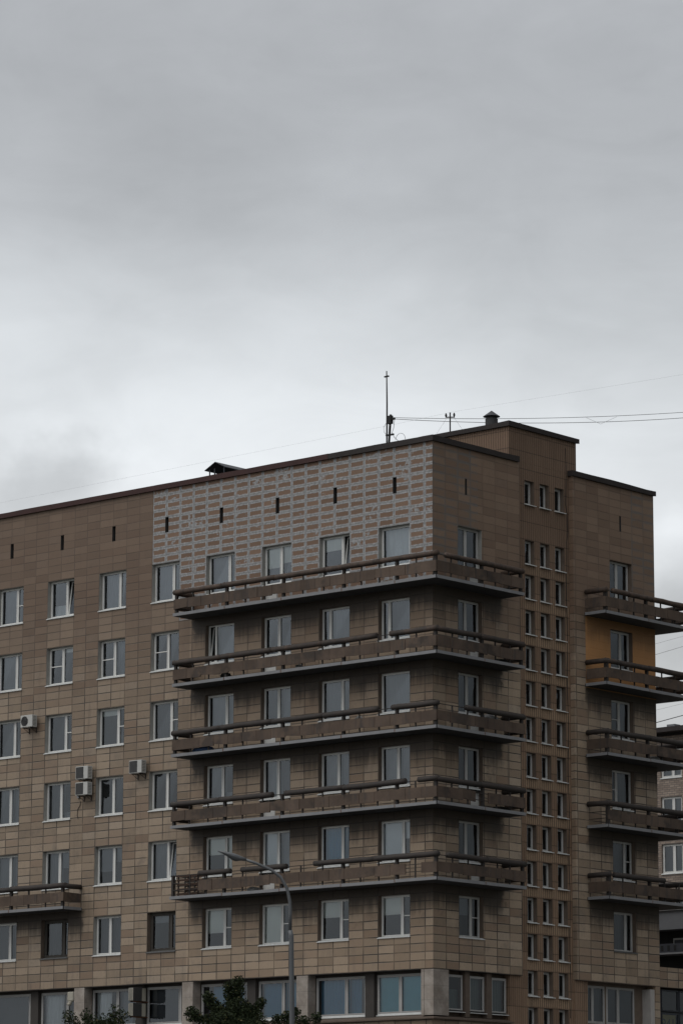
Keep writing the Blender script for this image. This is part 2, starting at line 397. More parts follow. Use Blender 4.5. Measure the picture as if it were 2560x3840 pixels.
def facade(name, F, u0, u1, z0, z1, holes, m_wall, parent=B, flip=False):
    """wall skin with openings; holes = (u0,u1,z0,z1,depth,reveal material index)"""
    us = sorted({u0,u1,*[h[0] for h in holes],*[h[1] for h in holes]}); zs = sorted({z0,z1,*[h[2] for h in holes],*[h[3] for h in holes]})
    us = [u for u in us if u0 <= u <= u1]; zs = [z for z in zs if z0 <= z <= z1]
    mb = MB()
    def q(a, b, c, d_, mi): mb.add([a,b,c,d_], [(0,1,2,3)], mi)
    for j in range(len(zs)-1):
        zc_ = (zs[j]+zs[j+1])/2; run = None
        row = [h for h in holes if h[2] < zc_ < h[3]]
        for i in range(len(us)):
            solid = i < len(us)-1 and not any(h[0] < (us[i]+us[i+1])/2 < h[1] for h in row)
            if solid and run is None: run = us[i]
            if not solid and run is not None:
                q(F.p(run,0,zs[j]), F.p(us[i],0,zs[j]), F.p(us[i],0,zs[j+1]), F.p(run,0,zs[j+1]), 0); run = None
    for h in holes:
        a0,a1,b0,b1,dp,mi = h
        q(F.p(a0,0,b0),F.p(a0,0,b1),F.p(a0,-dp,b1),F.p(a0,-dp,b0),mi); q(F.p(a1,0,b0),F.p(a1,-dp,b0),F.p(a1,-dp,b1),F.p(a1,0,b1),mi)
        q(F.p(a0,0,b1),F.p(a1,0,b1),F.p(a1,-dp,b1),F.p(a0,-dp,b1),mi); q(F.p(a0,0,b0),F.p(a0,-dp,b0),F.p(a1,-dp,b0),F.p(a1,0,b0),mi)
    return mb.build(name, [m_wall, 'plaster', 'reveal_brown', 'interior'], parent)

def window(F, u0, u1, z0, z1, mull=(.5,), rec=.19, fm='white_frame', transom=(), cur=(), tilt=None, sill='sill_metal', bw=.056, name='window', label=None, hinge='R', sill_out=.05, parent=B):
    """cur: per pane tuple (kind, amount): c curtain, b blind from the top, h half from the bottom"""
    n0, n1 = -rec-.07, -rec
    mb = MB(); e = .002
    F.box(mb, u0+e, u1-e, n0, n1, z0+e, z0+bw); F.box(mb, u0+e, u1-e, n0, n1, z1-bw, z1-e)
    F.box(mb, u0+e, u0+bw, n0, n1, z0+bw, z1-bw); F.box(mb, u1-bw, u1-e, n0, n1, z0+bw, z1-bw)
    W = u1-u0; edges = [u0+bw]
    for m_ in mull:
        c_ = u0+m_*W; F.box(mb, c_-bw*.6, c_+bw*.6, n0, n1-.002, z0+bw, z1-bw); edges += [c_-bw*.6, c_+bw*.6]
    edges.append(u1-bw); panes = [(edges[2*i], edges[2*i+1]) for i in range(len(mull)+1)]
    for i, (a, b) in enumerate(panes):
        if b-a < .05 or i == tilt: continue
        sw = .030
        for q_ in ((a, b, z0+bw, z0+bw+sw), (a, b, z1-bw-sw, z1-bw), (a, a+sw, z0+bw+sw, z1-bw-sw), (b-sw, b, z0+bw+sw, z1-bw-sw)):
            F.box(mb, q_[0], q_[1], n1-.05, n1+.012, q_[2], q_[3])
        if i in transom:
            zt = z0+(z1-z0)*.5; F.box(mb, a+sw, b-sw, n1-.045, n1+.010, zt-.018, zt+.018)
    o = mb.build(name, fm, parent)
    if label: o['label'] = label
    gb = MB()
    for i, (a, b) in enumerate(panes):
        if b-a < .05 or i == tilt: continue
        sw = .035; j1, j2 = rnd.uniform(-.006,.006), rnd.uniform(-.006,.006)
        gb.add([F.p(a+sw, n1-.03+j1, z0+bw+sw), F.p(b-sw, n1-.03-j1, z0+bw+sw), F.p(b-sw, n1-.03+j2, z1-bw-sw), F.p(a+sw, n1-.03-j2, z1-bw-sw)], [(0,1,2,3)])
    if gb.v: gb.build('pane', 'glass', o)
    if tilt is not None:
        a, b = panes[tilt]; sb = MB(); H_ = z1-z0-2*bw; sw = .055; tl = math.tan(R(7)); bz = z0+bw
        def P_(u, z, n): return F.p(u, n1-.02+n-(z-bz)*tl, z)
        def bar(ua, ub, za, zb_):
            sb.hexa([P_(ua,za,-.045),P_(ub,za,-.045),P_(ub,za,0),P_(ua,za,0),P_(ua,zb_,-.045),P_(ub,zb_,-.045),P_(ub,zb_,0),P_(ua,zb_,0)])
        bar(a, b, bz, bz+sw); bar(a, b, z1-bw-sw, z1-bw); bar(a, a+sw, bz+sw, z1-bw-sw); bar(b-sw, b, bz+sw, z1-bw-sw)
        sb.add([P_(a+sw,bz+sw,-.02),P_(b-sw,bz+sw,-.02),P_(b-sw,z1-bw-sw,-.02),P_(a+sw,z1-bw-sw,-.02)], [(0,1,2,3)], 1)
        sh = sb.build('sash', [fm, 'glass'], o); sh['label'] = 'casement tilted inwards at the top'
    if sill:
        s_ = MB(); za = z0+.004; zo = z0-.035; so_ = sill_out
        ov = .03
        s_.hexa([F.p(u0-ov, -.0, zo),F.p(u1+ov, -.0, zo),F.p(u1+ov, so_, zo-.012),F.p(u0-ov, so_, zo-.012),F.p(u0-ov,0,zo+.03),F.p(u1+ov,0,zo+.03),F.p(u1+ov,so_,zo+.014),F.p(u0-ov,so_,zo+.014)])
        s_.hexa([F.p(u0+e, n1, z0+e),F.p(u1-e, n1, z0+e),F.p(u1-e, .002, z0-.004),F.p(u0+e, .002, z0-.004),F.p(u0+e,n1,z0+.04),F.p(u1-e,n1,z0+.04),F.p(u1-e,.002,z0+.012),F.p(u0+e,.002,z0+.012)])
        s_.build('sill', sill, o)
    for i, cu in enumerate(cur):
        if not cu or i >= len(panes): continue
        a, b = panes[i]; kind, amt = cu[0], cu[1]; mt = cu[2] if len(cu) > 2 else {'c':'curtain_grey','b':'blind','h':'curtain_white'}[kind]
        cb = MB(); zt, zl = z1-bw, z0+bw
        if kind == 'b': zl = zt-(zt-zl)*amt
        if kind == 'h': zt = zl+(zt-zl)*amt
        ua, ub = a-.03, b+.03
        if kind == 'c' and amt < 1:
            if rnd.random() < .5: ub = ua+(ub-ua)*amt
            else: ua = ub-(ub-ua)*amt
        N = 2 if kind == 'b' else 26; ph = rnd.uniform(0,6); k1 = rnd.uniform(28,45)
        vs = []
        for k in range(N+1):
            uu = ua+(ub-ua)*k/N; nn = n0-(.05 if kind == 'b' else .16) + (0 if kind == 'b' else .022*math.sin(uu*k1+ph)+.012*math.sin(uu*k1*2.3))
            vs += [F.p(uu, nn, zl), F.p(uu, nn, zt)]
        cb.add(vs, [(2*k,2*k+2,2*k+3,2*k+1) for k in range(N)])
        cb.build('blind' if kind == 'b' else 'curtain', mt, o, smooth=kind != 'b')
    return o

# ------------------------------------------------------------------ left facade
ZT = [27.044-2.8*k for k in range(6)]; WH = 5*TH
WW = 1.55
Wd = 'curtain_white'; Gr = 'curtain_grey'; Dk = 'curtain_dark'
# per storey, columns from the far left to the corner: (mullion, transom panes, tilted pane, curtains, extras)
T = {
 0: [(.66,(1,),None,(('c',1,Gr),None)), (.63,(),1,(('h',.35,Wd),None)), (.67,(),None,(('c',1,Gr),('c',1,Dk))), (.68,(),None,(('c',1,Gr),('c',1,Dk))),
     (.72,(),None,(('c',1,Gr),None)), (.56,(),None,(('b',.55),('b',.45))), (.68,(),1,(('b',.33),None)), (.93,(),None,(('c',1,Wd),))],
 1: [(.68,(),None,(('c',1,Gr),('c',1,Gr))), (.52,(0,),None,(None,('b',.12))), (.51,(0,),None,(None,('c',1,Gr))), (.51,(0,),None,(None,('c',1,Dk))),
     (.25,(),0,(None,('c',1,Gr))), (.50,(),None,(('c',.5,Dk),None)), (.27,(),None,(('c',1,Dk),('c',1,Gr))), (.25,(),None,(None,('c',1,Dk)))],
 2: [(.66,(),None,(('c',1,Dk),None)), (.67,(1,),None,(None,None)), (.68,(1,),None,(('b',.16),None)), (.66,(1,),None,(('c',1,Dk),None)),
     (.66,(),None,(('c',1,Gr),('c',1,Gr))), (.50,(),None,(('c',1,Dk),('c',.6,Gr))), (.68,(),None,(('c',1,Gr),('c',1,Gr))), (.94,(),None,(('c',1,Gr),))],
 3: [(.55,(),None,(('c',1,Gr),('c',1,Gr))), (.54,(),None,(('c',1,Dk),('h',.2,Gr))), (.54,(),None,(None,('c',1,Dk))), (.54,(),None,(None,None)),
     (.55,(),None,(('c',1,Gr),('h',.3,Gr))), (.50,(),None,(('c',1,Gr),('c',1,Dk))), (.56,(),None,(('c',1,Gr),('c',1,Gr))), (.54,(),None,(('c',1,Gr),('c',1,Gr)))],
 4: [(.60,(),None,(('c',1,Gr),('c',1,Gr))), (.53,(),None,(('c',1,Gr),('b',.45,Gr))), (.60,(),None,(('b',.65,Gr),('b',.4,Gr))), (.61,(),1,(('c',1,Gr),('c',1,Dk))),
     (.68,(),None,(('b',.45),('b',1))), (.52,(),None,(('b',1,Wd),('c',1,Gr))), (.70,(),None,(('c',1,'curtain_blue'),('c',1,'curtain_blue'))), (.70,(),None,(('b',1,Wd),('b',.45,Wd)))],
 5: [(.64,(),None,(('c',1,Dk),('c',1,Gr))), (.72,(),None,(('c',1,Dk),None)), (.50,(),None,(('c',1,Dk),('c',1,Dk))), (.72,(),None,(('b',.22,Gr),None)),
     (.66,(1,),None,(('b',.62),None)), (.66,(1,),None,(('b',1),None)), (.66,(1,),None,(('b',.42),None)), (.66,(1,),None,(('b',.45),None))],
}
holesL = []; LEFT = -31.2
for c in range(10):
    ur = -A-P*c; ul = ur-WW
    for r in range(6):
        holesL.append((ul, ur, ZT[r]-WH, ZT[r], .20, 1 if (c >= 4 or r == 0) and not (r == 5 and c in (4, 6)) else 2))
    uc = (ul+ur)/2+.02
    holesL.append((uc-.09, uc+.10, 28.29, 28.92, .45, 3))
# balcony doors below the left half of the second column from the corner
for r in range(5):
    ur = -A-P*2; holesL.append((ur-WW, ur-WW*.5, ZT[r]-WH-.82, ZT[r]-WH, .19, 2))
facade('wall', FL, LEFT, 0, ZB, 30.2, holesL, 'tile_left')
for c in range(10):
    ur = -A-P*c; ul = ur-WW; ci = 7-c
    for r in range(6):
        mu, tr_, tl_, cu = T[r][ci if ci >= 0 else (ci+5) % 4]
        old = r == 5 and c in (4, 6)
        lab = None
        if old: lab = 'old dark brown wooden window'
        elif tl_ is not None: lab = 'white window with one casement tilted open'
        window(FL, ul, ur, ZT[r]-WH, ZT[r], (mu,), .19, 'old_frame' if old else 'white_frame', tr_, cu, tl_, 'sill_dark' if old else 'sill_metal', bw=.11 if old else .056, label=lab)
def door_panel(F, u0, u1, z0, z1, rec=.19):
    mb = MB(); F.box(mb, u0+.003, u1-.003, -rec-.06, -rec, z0+.003, z1-.045)
    F.box(mb, u0+.10, u1-.10, -rec, -rec+.012, z0+.12, z1-.16)
    mb.build('balcony_door_panel', 'white_frame', B)
for r in range(5):
    ur = -A-P*2; door_panel(FL, ur-WW, ur-WW*.5, ZT[r]-WH-.82, ZT[r]-WH)

# ------------------------------------------------------------------ right facade (two wings) and stair tower
YA1 = 5.26; YB0 = 8.62; YB1 = 13.97
holesR = [(1.50, 2.92, z-WH, z, .20, 1 if i == 0 else 2) for i, z in enumerate(ZT)] + [(1.93, 2.05, 28.29, 28.92, .45, 3)]
holesR += [(2.2, 2.92, z-WH-.82, z-WH, .19, 2) for z in ZT[:5]]
facade('wall', FR, 0, YA1, ZB, 30.2, holesR, 'tile_right')
Tr = [(.46,(),None,(('c',.8,Dk),None)), (.45,(),None,(None,None)), (.5,(),None,(('c',.5,Dk),('c',.4,Dk))), (.47,(),None,(None,('c',.5,Dk))), (.44,(),None,(None,('c',1,Dk))), (.63,(1,),None,(('b',.45,Gr),None))]
for i, z in enumerate(ZT):
    mu, a_, b_, cu = Tr[i]; window(FR, 1.50, 2.92, z-WH, z, (mu,), .19, 'shaded_frame', a_, cu, b_)
for z in ZT[:5]: door_panel(FR, 2.2, 2.92, z-WH-.82, z-WH)
holesB = [(10.99, 12.44, z-WH, z, .20, 2) for z in ZT] + [(11.66, 11.78, 28.29, 28.92, .45, 3)]
facade('wall', FR, YB0, YB1, ZB, 30.2, holesB, 'tile_far')
Tb = [(.46,(),None,(('c',.6,Dk),('c',.5,Gr))), (.60,(),None,(None,None)), (.5,(0,),None,(None,('c',.5,Dk))), (.34,(0,),None,(None,('c',1,Dk))), (.68,(1,),None,(('c',1,Dk),None)), (.68,(),None,(('c',.6,Dk),None))]
for i, z in enumerate(ZT):
    mu, a_, b_, cu = Tb[i]; window(FR, 10.99, 12.44, z-WH, z, (mu,), .19, 'shaded_frame', a_, cu, b_, sill='sill_dark' if i == 5 else 'sill_metal')
# returns where the wings step forward of the tower, far gable, rear
mb = MB()
mb.box((-.22,YA1-.3,ZB), (-.003,YA1-.002,30.2)); mb.box((-.22,YB0+.002,ZB), (-.003,YB0+.3,30.2))
mb.box((-14,YB1-.3,0), (-.003,YB1-.002,30.2)); mb.box((LEFT,.003,0), (LEFT+.3,14,30.2)); mb.box((LEFT,13.7,0), (-14,13.96,30.2))
mb.build('side_wall', 'tile_far', B)
# tower
TS = [29.51, 27.14] + [25.77-1.39*k for k in range(13)]
hT = []
for z in TS:
    for k in range(3): hT.append((5.82+.95*k, 5.82+.95*k+.59, z-.95, z, .20, 2))
tw = facade('stair_tower', FT, YA1-.32, YB0+.02, 0, 30.2, hT, 'ribs')
facade('stair_tower', FT, 4.85, 9.12, 30.203, 31.5, [], 'ribs')
FS = Frame((0,4.85,0), (1,0,0), (0,-1,0))
facade('stair_tower', FS, -8, -.2, 29.8, 31.5, [], 'ribs')
mb = MB(); mb.box((-8,9.0,29.8), (-.203,9.118,31.5)); mb.box((-8,4.86,29.8), (-7.8,9.0,31.5)); mb.build('stair_tower', 'ribs', B)
for i, z in enumerate(TS):
    for k in range(3):
        u = 5.82+.95*k
        window(FT, u, u+.59, z-.95, z, (), .19, 'shaded_frame', bw=.055, name='stair_window', sill='sill_metal', sill_out=.10)
# cable running down the tower
mb = MB(); pts = []
for k in range(60):
    z = 31.2-k*.38; pts.append((-.185+.0, 8.42+.03*math.sin(k*.7)+(.10 if 27.6 < z < 28.6 else 0), z))
mb.tube(pts, .012, 5); mb.build('cable', 'black', B)

# ------------------------------------------------------------------ roofs and cornices
def cornice(pts_in, z0, z1, out, m_, name='cornice', wav=.012):
    """parapet cap along a poly line of (x, y, nx, ny); slightly uneven"""
    mb = MB(); N = []
    for i in range(len(pts_in)-1):
        a, b = Vector(pts_in[i]), Vector(pts_in[i+1]); L = (b-a).length; k = max(2, int(L/1.0))
        for j in range(k): N.append(a.lerp(b, j/k))
    N.append(Vector(pts_in[-1])); vs = []; fs = []
    for i, p_ in enumerate(N):
        h = noise.noise(Vector((p_.x*.8+i*.13, p_.y*.8, z0)))*wav*2.2
        l = noise.noise(Vector((p_.x*.7, p_.y*.7+4, z0)))*wav
        nx, ny = p_[2], p_[3]
        for (o_, zz) in ((out+l, z0), (out+l, z1+h), (-.35, z1+h+.02), (-.35, z0)):
            vs.append((p_[0]+nx*o_, p_[1]+ny*o_, zz))
    for i in range(len(N)-1):
        for j in range(4): fs.append((4*i+j, 4*i+(j+1)%4, 4*i+4+(j+1)%4, 4*i+4+j))
    fs += [(0,1,2,3), tuple(4*(len(N)-1)+j for j in (3,2,1,0))]
    mb.add(vs, fs); return mb.build(name, m_, B)
cornice([(LEFT,0,0,-1),(-5.2,0,0,-1)], 30.08, 30.29, .10, 'cornice_red')
cornice([(-5.19,0,0,-1),(-.9,0,0,-1),(0,0,1,-1),(0,.9,1,0),(0,YA1-.10,1,0)], 30.08, 30.285, .10, 'cornice')
cornice([(0,YB0-.08,1,0),(0,13.4,1,0),(0,YB1-.02,1,1)], 30.08, 30.285, .10, 'cornice')
cornice([(-8,4.85,0,-1),(-1,4.85,0,-1),(-.2,4.85,1,-1),(-.2,5.6,1,0),(-.2,9.13,1,1)], 31.5, 31.69, .10, 'cornice')
mb = MB(); mb.box((LEFT+.01,.06,29.7),(-.30,13.6,29.9)); mb.box((-7.9,4.95,31.4),(-.3,9.05,31.6)); mb.build('roof', 'roof_felt', B)
# round vent with conical hood on the tower roof
mb = MB(); vx, vy = -1.2, 5.04
mb.tube([(vx,vy,31.58),(vx,vy,31.96)], .25, 18); mb.tube([(vx,vy,31.96),(vx,vy,32.06)], .18, 12)
o = mb.build('roof_vent', 'slab_under', B); mb = MB()
n_ = 18; vs = [(vx+.34*math.cos(k*math.pi*2/n_), vy+.34*math.sin(k*math.pi*2/n_), 32.05) for k in range(n_)]+[(vx,vy,32.30),(vx,vy,32.02)]
mb.add(vs, [(k,(k+1)%n_,n_) for k in range(n_)]+[((k+1)%n_,k,n_+1) for k in range(n_)]); mb.build('hood', 'dark_metal', o)
# gabled sheet canopy over a roof duct near the front edge
mb = MB(); x0, xm, x1, z0, z1 = -12.75, -12.17, -11.6, 30.82, 31.10
for (a, za, b, zb_) in ((x0,z0,xm,z1),(xm,z1,x1,z0)):
    mb.hexa([(a,.9,za-.025),(b,.9,zb_-.025),(b,3.1,zb_-.025),(a,3.1,za-.025),(a,.9,za),(b,.9,zb_),(b,3.1,zb_),(a,3.1,za)])
for (a, b) in ((x0+.2,1.0),(x1-.15,1.0),(x0+.2,2.7),(x1-.15,2.7),(xm-.1,1.0)): mb.box((a-.02,b-.02,29.9),(a+.02,b+.02,z0+.02))
mb.box((xm+.05,1.9,29.9),(x1-.1,2.9,30.6)); mb.build('roof_canopy', 'dark_metal', B)

# ------------------------------------------------------------------ balconies
DEP = 1.05
def half_pipe(mb, p0, p1, outw, r, segs=14, sag=0.):
    """rolled sheet coping over a solid core, flatter underneath"""
    p0, p1 = Vector(p0), Vector(p1); b = Vector((0,0,1)); a = Vector(outw)
    L = (p1-p0).length; n = max(2, int(L/.35)); vs = []; fs = []
    for i in range(n+1):
        c_ = p0.lerp(p1, i/n) + b*(sag*math.sin(math.pi*i/n)) + Vector((rnd.uniform(-.004,.004),rnd.uniform(-.004,.004),rnd.uniform(-.006,.006)))
        q_ = 1+rnd.uniform(-.035,.035)
        for k in range(segs):
            an = 2*math.pi*k/segs; sn = math.sin(an); vs.append(c_ + (a*math.cos(an)*r*.95 + b*(sn if sn > 0 else sn*.80)*r)*q_)
    for i in range(n):
        for k in range(segs): fs.append((i*segs+k, i*segs+(k+1)%segs, (i+1)*segs+(k+1)%segs, (i+1)*segs+k))
    fs += [tuple(range(segs-1,-1,-1)), tuple(n*segs+k for k in range(segs))]
    mb.add(vs, fs)
def balcony(zs, runs, slab_poly, seed, missing=(), panel_gap=(), ends=(), label=None):
    """runs: list of (Frame, s0, s1, list of thick-post positions); every run lies DEP in front of its frame"""
    rd = random.Random(seed)
    mb = MB(); top = zs+.10; n = len(slab_poly)
    vs = [(x,y,zs) for x,y in slab_poly]+[(x,y,top) for x,y in slab_poly]
    mb.add(vs, [tuple(range(n-1,-1,-1)), tuple(range(n,2*n))]+[(i,(i+1)%n,n+(i+1)%n,n+i) for i in range(n)])
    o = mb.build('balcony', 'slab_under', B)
    if label: o['label'] = label
    eb = MB(); rb = MB()
    for (F, s0, s1, posts) in runs:
        # metal edge strips, butted at the main posts
        cuts = [s0] + [p_ for p_ in posts if s0+.4 < p_ < s1-.4] + [s1]
        for a, b in zip(cuts[:-1], cuts[1:]):
            dz = rd.uniform(-.006,.006)
            F.box(eb, a+(.02 if a != s0 else 0), b-(.02 if b != s1 else 0), DEP, DEP+.03, zs-.008+dz, zs+.108+dz)
            if b != s1: F.box(rb, b-.02, b+.02, DEP+.001, DEP+.024, zs, zs+.10)
        # rails
        for zz in (.335, .60, .90): F.box(rb if zz == .9 else rb, s0+.02, s1-.02, DEP-.075, DEP-.05, zs+zz, zs+zz+.028, 1)
        # panels
        L = s1-s0; k = max(1, round(L/.762)); wdt = L/k
        for i in range(k):
            a = s0+i*wdt; b = a+wdt; mid_ = (a+b)/2
            if any(g0 < mid_ < g1 and gf is F for gf, g0, g1 in panel_gap): continue
            pb_ = MB(); tz = rd.uniform(-.010,.010); dn = rd.uniform(-.007,.007); tw_ = rd.uniform(-.007,.007); g_ = rd.uniform(.003,.009)
            bot0 = .265+rd.uniform(-.006,.006); bot1 = bot0+rd.uniform(-.012,.012)
            nA, nB = DEP-.045+dn, DEP+.0+dn
            if rd.random() < .18: bot0 += rd.uniform(.02,.07)
            if rd.random() < .12: bot1 += rd.uniform(.02,.06)
            pb_.hexa([F.p(a+g_,nA,zs+bot0),F.p(b-g_,nA,zs+bot1),F.p(b-g_,nB+tw_,zs+bot1),F.p(a+g_,nB,zs+bot0),
                      F.p(a+g_,nA,zs+.665+tz),F.p(b-g_,nA,zs+.665-tz),F.p(b-g_,nB+tw_,zs+.665-tz),F.p(a+g_,nB,zs+.665+tz)])
            pb_.build('panel', 'parapet', o)
        # posts
        for p_ in posts:
            pm = MB(); F.box(pm, p_-.055, p_+.055, DEP-.17, DEP-.06, top, zs+.93); pm.build('post', 'iron', o)
        allp = sorted(set([s0]+list(posts)+[s1]))
        for a, b in zip(allp[:-1], allp[1:]):
            m_ = max(1, round((b-a)/.9))
            for j in range(1, m_):
                q_ = a+(b-a)*j/m_+rd.uniform(-.05,.05); pm = MB(); ln = rd.uniform(-.03,.03)
                pm.hexa([F.p(q_-.022,DEP-.10,top),F.p(q_+.022,DEP-.10,top),F.p(q_+.022,DEP-.055,top),F.p(q_-.022,DEP-.055,top),
                         F.p(q_-.022+ln,DEP-.10,zs+.92),F.p(q_+.022+ln,DEP-.10,zs+.92),F.p(q_+.022+ln,DEP-.055,zs+.92),F.p(q_-.022+ln,DEP-.055,zs+.92)])
                pm.build('baluster', 'iron', o)
        # rolled coping in lengths, some lost
        cuts = [(s0-.02, s1+.02)]
        for (gf, g0, g1) in missing:
            if gf is not F: continue
            nc = []
            for (a, b) in cuts:
                if g1 <= a or g0 >= b: nc.append((a, b)); continue
                if g0-a > .15: nc.append((a, g0))
                if b-g1 > .15: nc.append((g1, b))
            cuts = nc
        for (a, b) in cuts:
            k = max(1, round((b-a)/3.0))
            for i in range(k):
                p0 = a+(b-a)*i/k; p1 = a+(b-a)*(i+1)/k; cb = MB(); rr = .116+.006*(i % 2)
                z_ = zs+.93; dz0, dz1 = rd.uniform(-.012,.012), rd.uniform(-.012,.012)
                half_pipe(cb, F.p(p0+(.0 if i == 0 else -.03), DEP-.07, z_+dz0), F.p(p1, DEP-.07, z_+dz1), F.n, rr, sag=rd.uniform(-.012,.006))
                cb.build('coping', 'coping', o, smooth=True)
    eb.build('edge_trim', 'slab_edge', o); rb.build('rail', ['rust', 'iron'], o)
    return o
XB0 = -12.5
ZS = [24.57, 21.75, 18.96, 16.15, 13.375]
FEnd = Frame((XB0,0,0), (0,-1,0), (-1,0,0))      # left end return, s = depth
def sub(F, off): f_ = Frame(F.o, F.a, F.n); return f_
postsL = [XB0+.07, -9.55, -6.45, -3.4, -1.13+.15, DEP-.07]
postsL = [XB0+.07, -9.7, -6.7, -3.6, -.95, DEP-.12]
postsR = [1.75, 4.1]
FeL = Frame((XB0+DEP,0,0), (0,-1,0), (-1,0,0)); FeR = Frame((0,4.17-DEP,0), (1,0,0), (0,1,0))
bl = ['balcony wrapping the corner on the top residential floor', 'second highest balcony wrapping the corner', 'middle balcony wrapping the corner, blue bundle behind its left end',
      'second lowest balcony wrapping the corner', 'lowest corner balcony, panels missing at its left end']
miss = [[(FR,-.9,-.42)], [(FL,-1.92,-1.23)], [(FL,-1.83,-1.14),(FR,-.95,.75)], [(FL,-.5,.14),(FL,-7.17,-6.49)], [(FL,-12.6,-10.98),(FL,-9.34,-8.73),(FL,-6.42,-4.99),(FR,-.9,-.35)]]
gaps = [[], [], [], [(FR,.95,1.75)], [(FL,-12.5,-11.0),(FL,-.45,.2)]]
for i, zs in enumerate(ZS):
    poly = [(XB0,.02),(XB0,-DEP),(DEP,-DEP),(DEP,4.17),(.0,4.17),(.0,.0),(-.02,.02)]
    poly = [(XB0,-.003),(XB0,-DEP),(DEP,-DEP),(DEP,4.17),(.003,4.17),(.003,-.003)]
    runs = [(FL, XB0, DEP, postsL), (FR, -DEP+.055, 4.17, postsR), (FeL, .06, DEP-.06, []), (FeR, .06, DEP-.06, [])]
    balcony(zs, runs, poly, 11+i, miss[i] + ([(FeL,0,2)] if i == 4 else []), gaps[i] + ([(FeL,0,2)] if i == 4 else []), label=bl[i])
FeN = Frame((0,9.3+DEP,0), (1,0,0), (0,-1,0)); FN = Frame((0,13.97,0), (-1,0,0), (0,1,0))
blb = ['balcony round the far right corner on the top floor', 'far right balcony below the orange painted wall', 'third far right balcony from the top', 'fourth far right balcony from the top', 'lowest far right balcony, coping partly lost']
missb = [[(FR,9.42,9.85)], [], [], [(FeN,-.2,0)], [(FR,9.40,9.75),(FR,13.0,15.2)]]
for i, zs in enumerate(ZS):
    poly = [(.003,9.3),(DEP,9.3),(DEP,15.02),(-5,15.02),(-5,13.98),(.003,13.98)]
    runs = [(FR, 9.3+.05, 15.02, [9.42, 12.1, 14.9]), (FeN, .06, DEP+.0, [DEP-.07]), (FN, -DEP+.055, 5, [1.5, 4.9])]
    balcony(zs, runs, poly, 41+i, missb[i], [] if i != 3 else [(FeN,-.1,2)], label=blb[i])
runs = [(FL, -24.6, -18.45, [-24.5, -21.6, -18.6])]
FeS = Frame((0,0,0), (0,-1,0), (1,0,0)); FeS = Frame((-18.45-DEP,0,0), (0,-1,0), (1,0,0))
runs.append((FeS, .06, DEP-.06, []))
balcony(13.34, runs, [(-24.6,-.003),(-24.6,-DEP),(-18.45,-DEP),(-18.45,-.003)], 77, label='small rusty balcony at the left edge, lower left')

# ------------------------------------------------------------------ lower storeys: window band, pilasters, ledge
ZL0, ZL1 = 8.60, 10.245
mb = MB()
# soffit strip under the tiled wall, back wall pieces above and below the glazing
Fl2 = Frame((0,.45,0), (1,0,0), (0,-1,0)); Fr2 = Frame((-.45,0,0), (0,1,0), (1,0,0))
bays = []; k = 0
ux = -.60
shopL = []; pil = [(-.60, -.003)]
while ux > -28:
    b1 = ux; b0 = ux-5.60; pil.append((b0-.58, b0))
    shopL += [(b0+.05, b0+2.58), (b0+3.10, b1-.04)]
    ux = b0-.42
hs = [(a, b, 8.66, 10.14, .02, 2) for a, b in shopL]
facade('lower_wall', Fl2, LEFT, -.45, 8.4, ZB, hs, 'dark_reveal')
mb.box((LEFT,.002,ZB-.012),(-.002,.46,ZB-.002)); mb.box((-.46,.002,ZB-.0125),(-.0022,YA1,ZB-.0025)); mb.build('soffit', 'dark_reveal', B)
curs = [(('b',1,'curtain_teal'),('b',1,'curtain_teal')), (('c',1,'curtain_blue'),('c',1,'curtain_blue')), (('c',1,'curtain_blue'),('c',1,'curtain_blue')), (('c',.7,'curtain_blue'),('c',1,'curtain_blue')),
        (('c',1,Dk),('b',.9,Gr)), (('c',.6,Wd),('c',1,Gr)), (('c',.7,Wd),None), (('c',1,Dk),None), (None,None), (None,None)]
order = []
for k in range(0, len(shopL), 2): order += [shopL[k+1], shopL[k]]
mulls = [.46,.60,.52,.60,.74,.56,.62,.95,.5,.5]
for k, (a, b) in enumerate(order):
    window(Fl2, a, b, 8.66, 10.14, (mulls[k % 10],), .0, 'shop_frame', (), curs[k % 10], None, 'sill_metal', bw=.07, name='shop_window')
for (a, b) in pil:
    mb = MB()
    if b > -.1: mb.box((a,.012,8.56),(-.012,.50,ZB-.015)); mb.box((-.50,.50,8.56),(-.012,.60,ZB-.0155)); mb.box((-.45,.60,8.56),(-.012,.90,ZB-.015))
    else: mb.box((a,.012,8.56),(b,.449,ZB-.015))
    mb.build('pilaster', 'pilaster', B)
    # the dark middle pier of the bay
for k in range(0, len(shopL), 2):
    a = shopL[k][1]+.04; b = shopL[k+1][0]-.04; mb = MB(); mb.box((a,.30,8.56),(b,.449,ZB-.015)); mb.build('pier', 'dark_reveal', B)
# right facade, near wing: three windows between brown piers
facade('lower_wall', Fr2, .0, YA1, 8.4, ZB, [(a,b,8.76,10.10,.02,2) for a,b in ((1.02,1.98),(2.33,3.25),(3.62,4.55))], 'reveal_brown')
for i, (a, b) in enumerate(((1.02,1.98),(2.33,3.25),(3.62,4.55))):
    window(Frame((-.45,0,0),(0,1,0),(1,0,0)), a, b, 8.76, 10.10, (), -.20, 'shop_frame', (), (('h',[.62,1,1][i],'frosted'),), None, 'sill_metal', bw=.06, name='shop_window', sill_out=.32)
for a, b in ((2.02,2.29),(3.29,3.58)):
    mb = MB(); mb.box((-.44,a,8.56),(-.15,b,ZB-.015)); mb.build('pier', 'ledge', B)
mb = MB(); mb.box((-.44,4.6,0),(-.10,YA1,ZB-.015)); mb.build('ribbed_panel', 'ribs', B)
facade('lower_wall', Frame((-.05,0,0),(0,1,0),(1,0,0)), 0, YA1, 0, 8.42, [], 'tile_right')
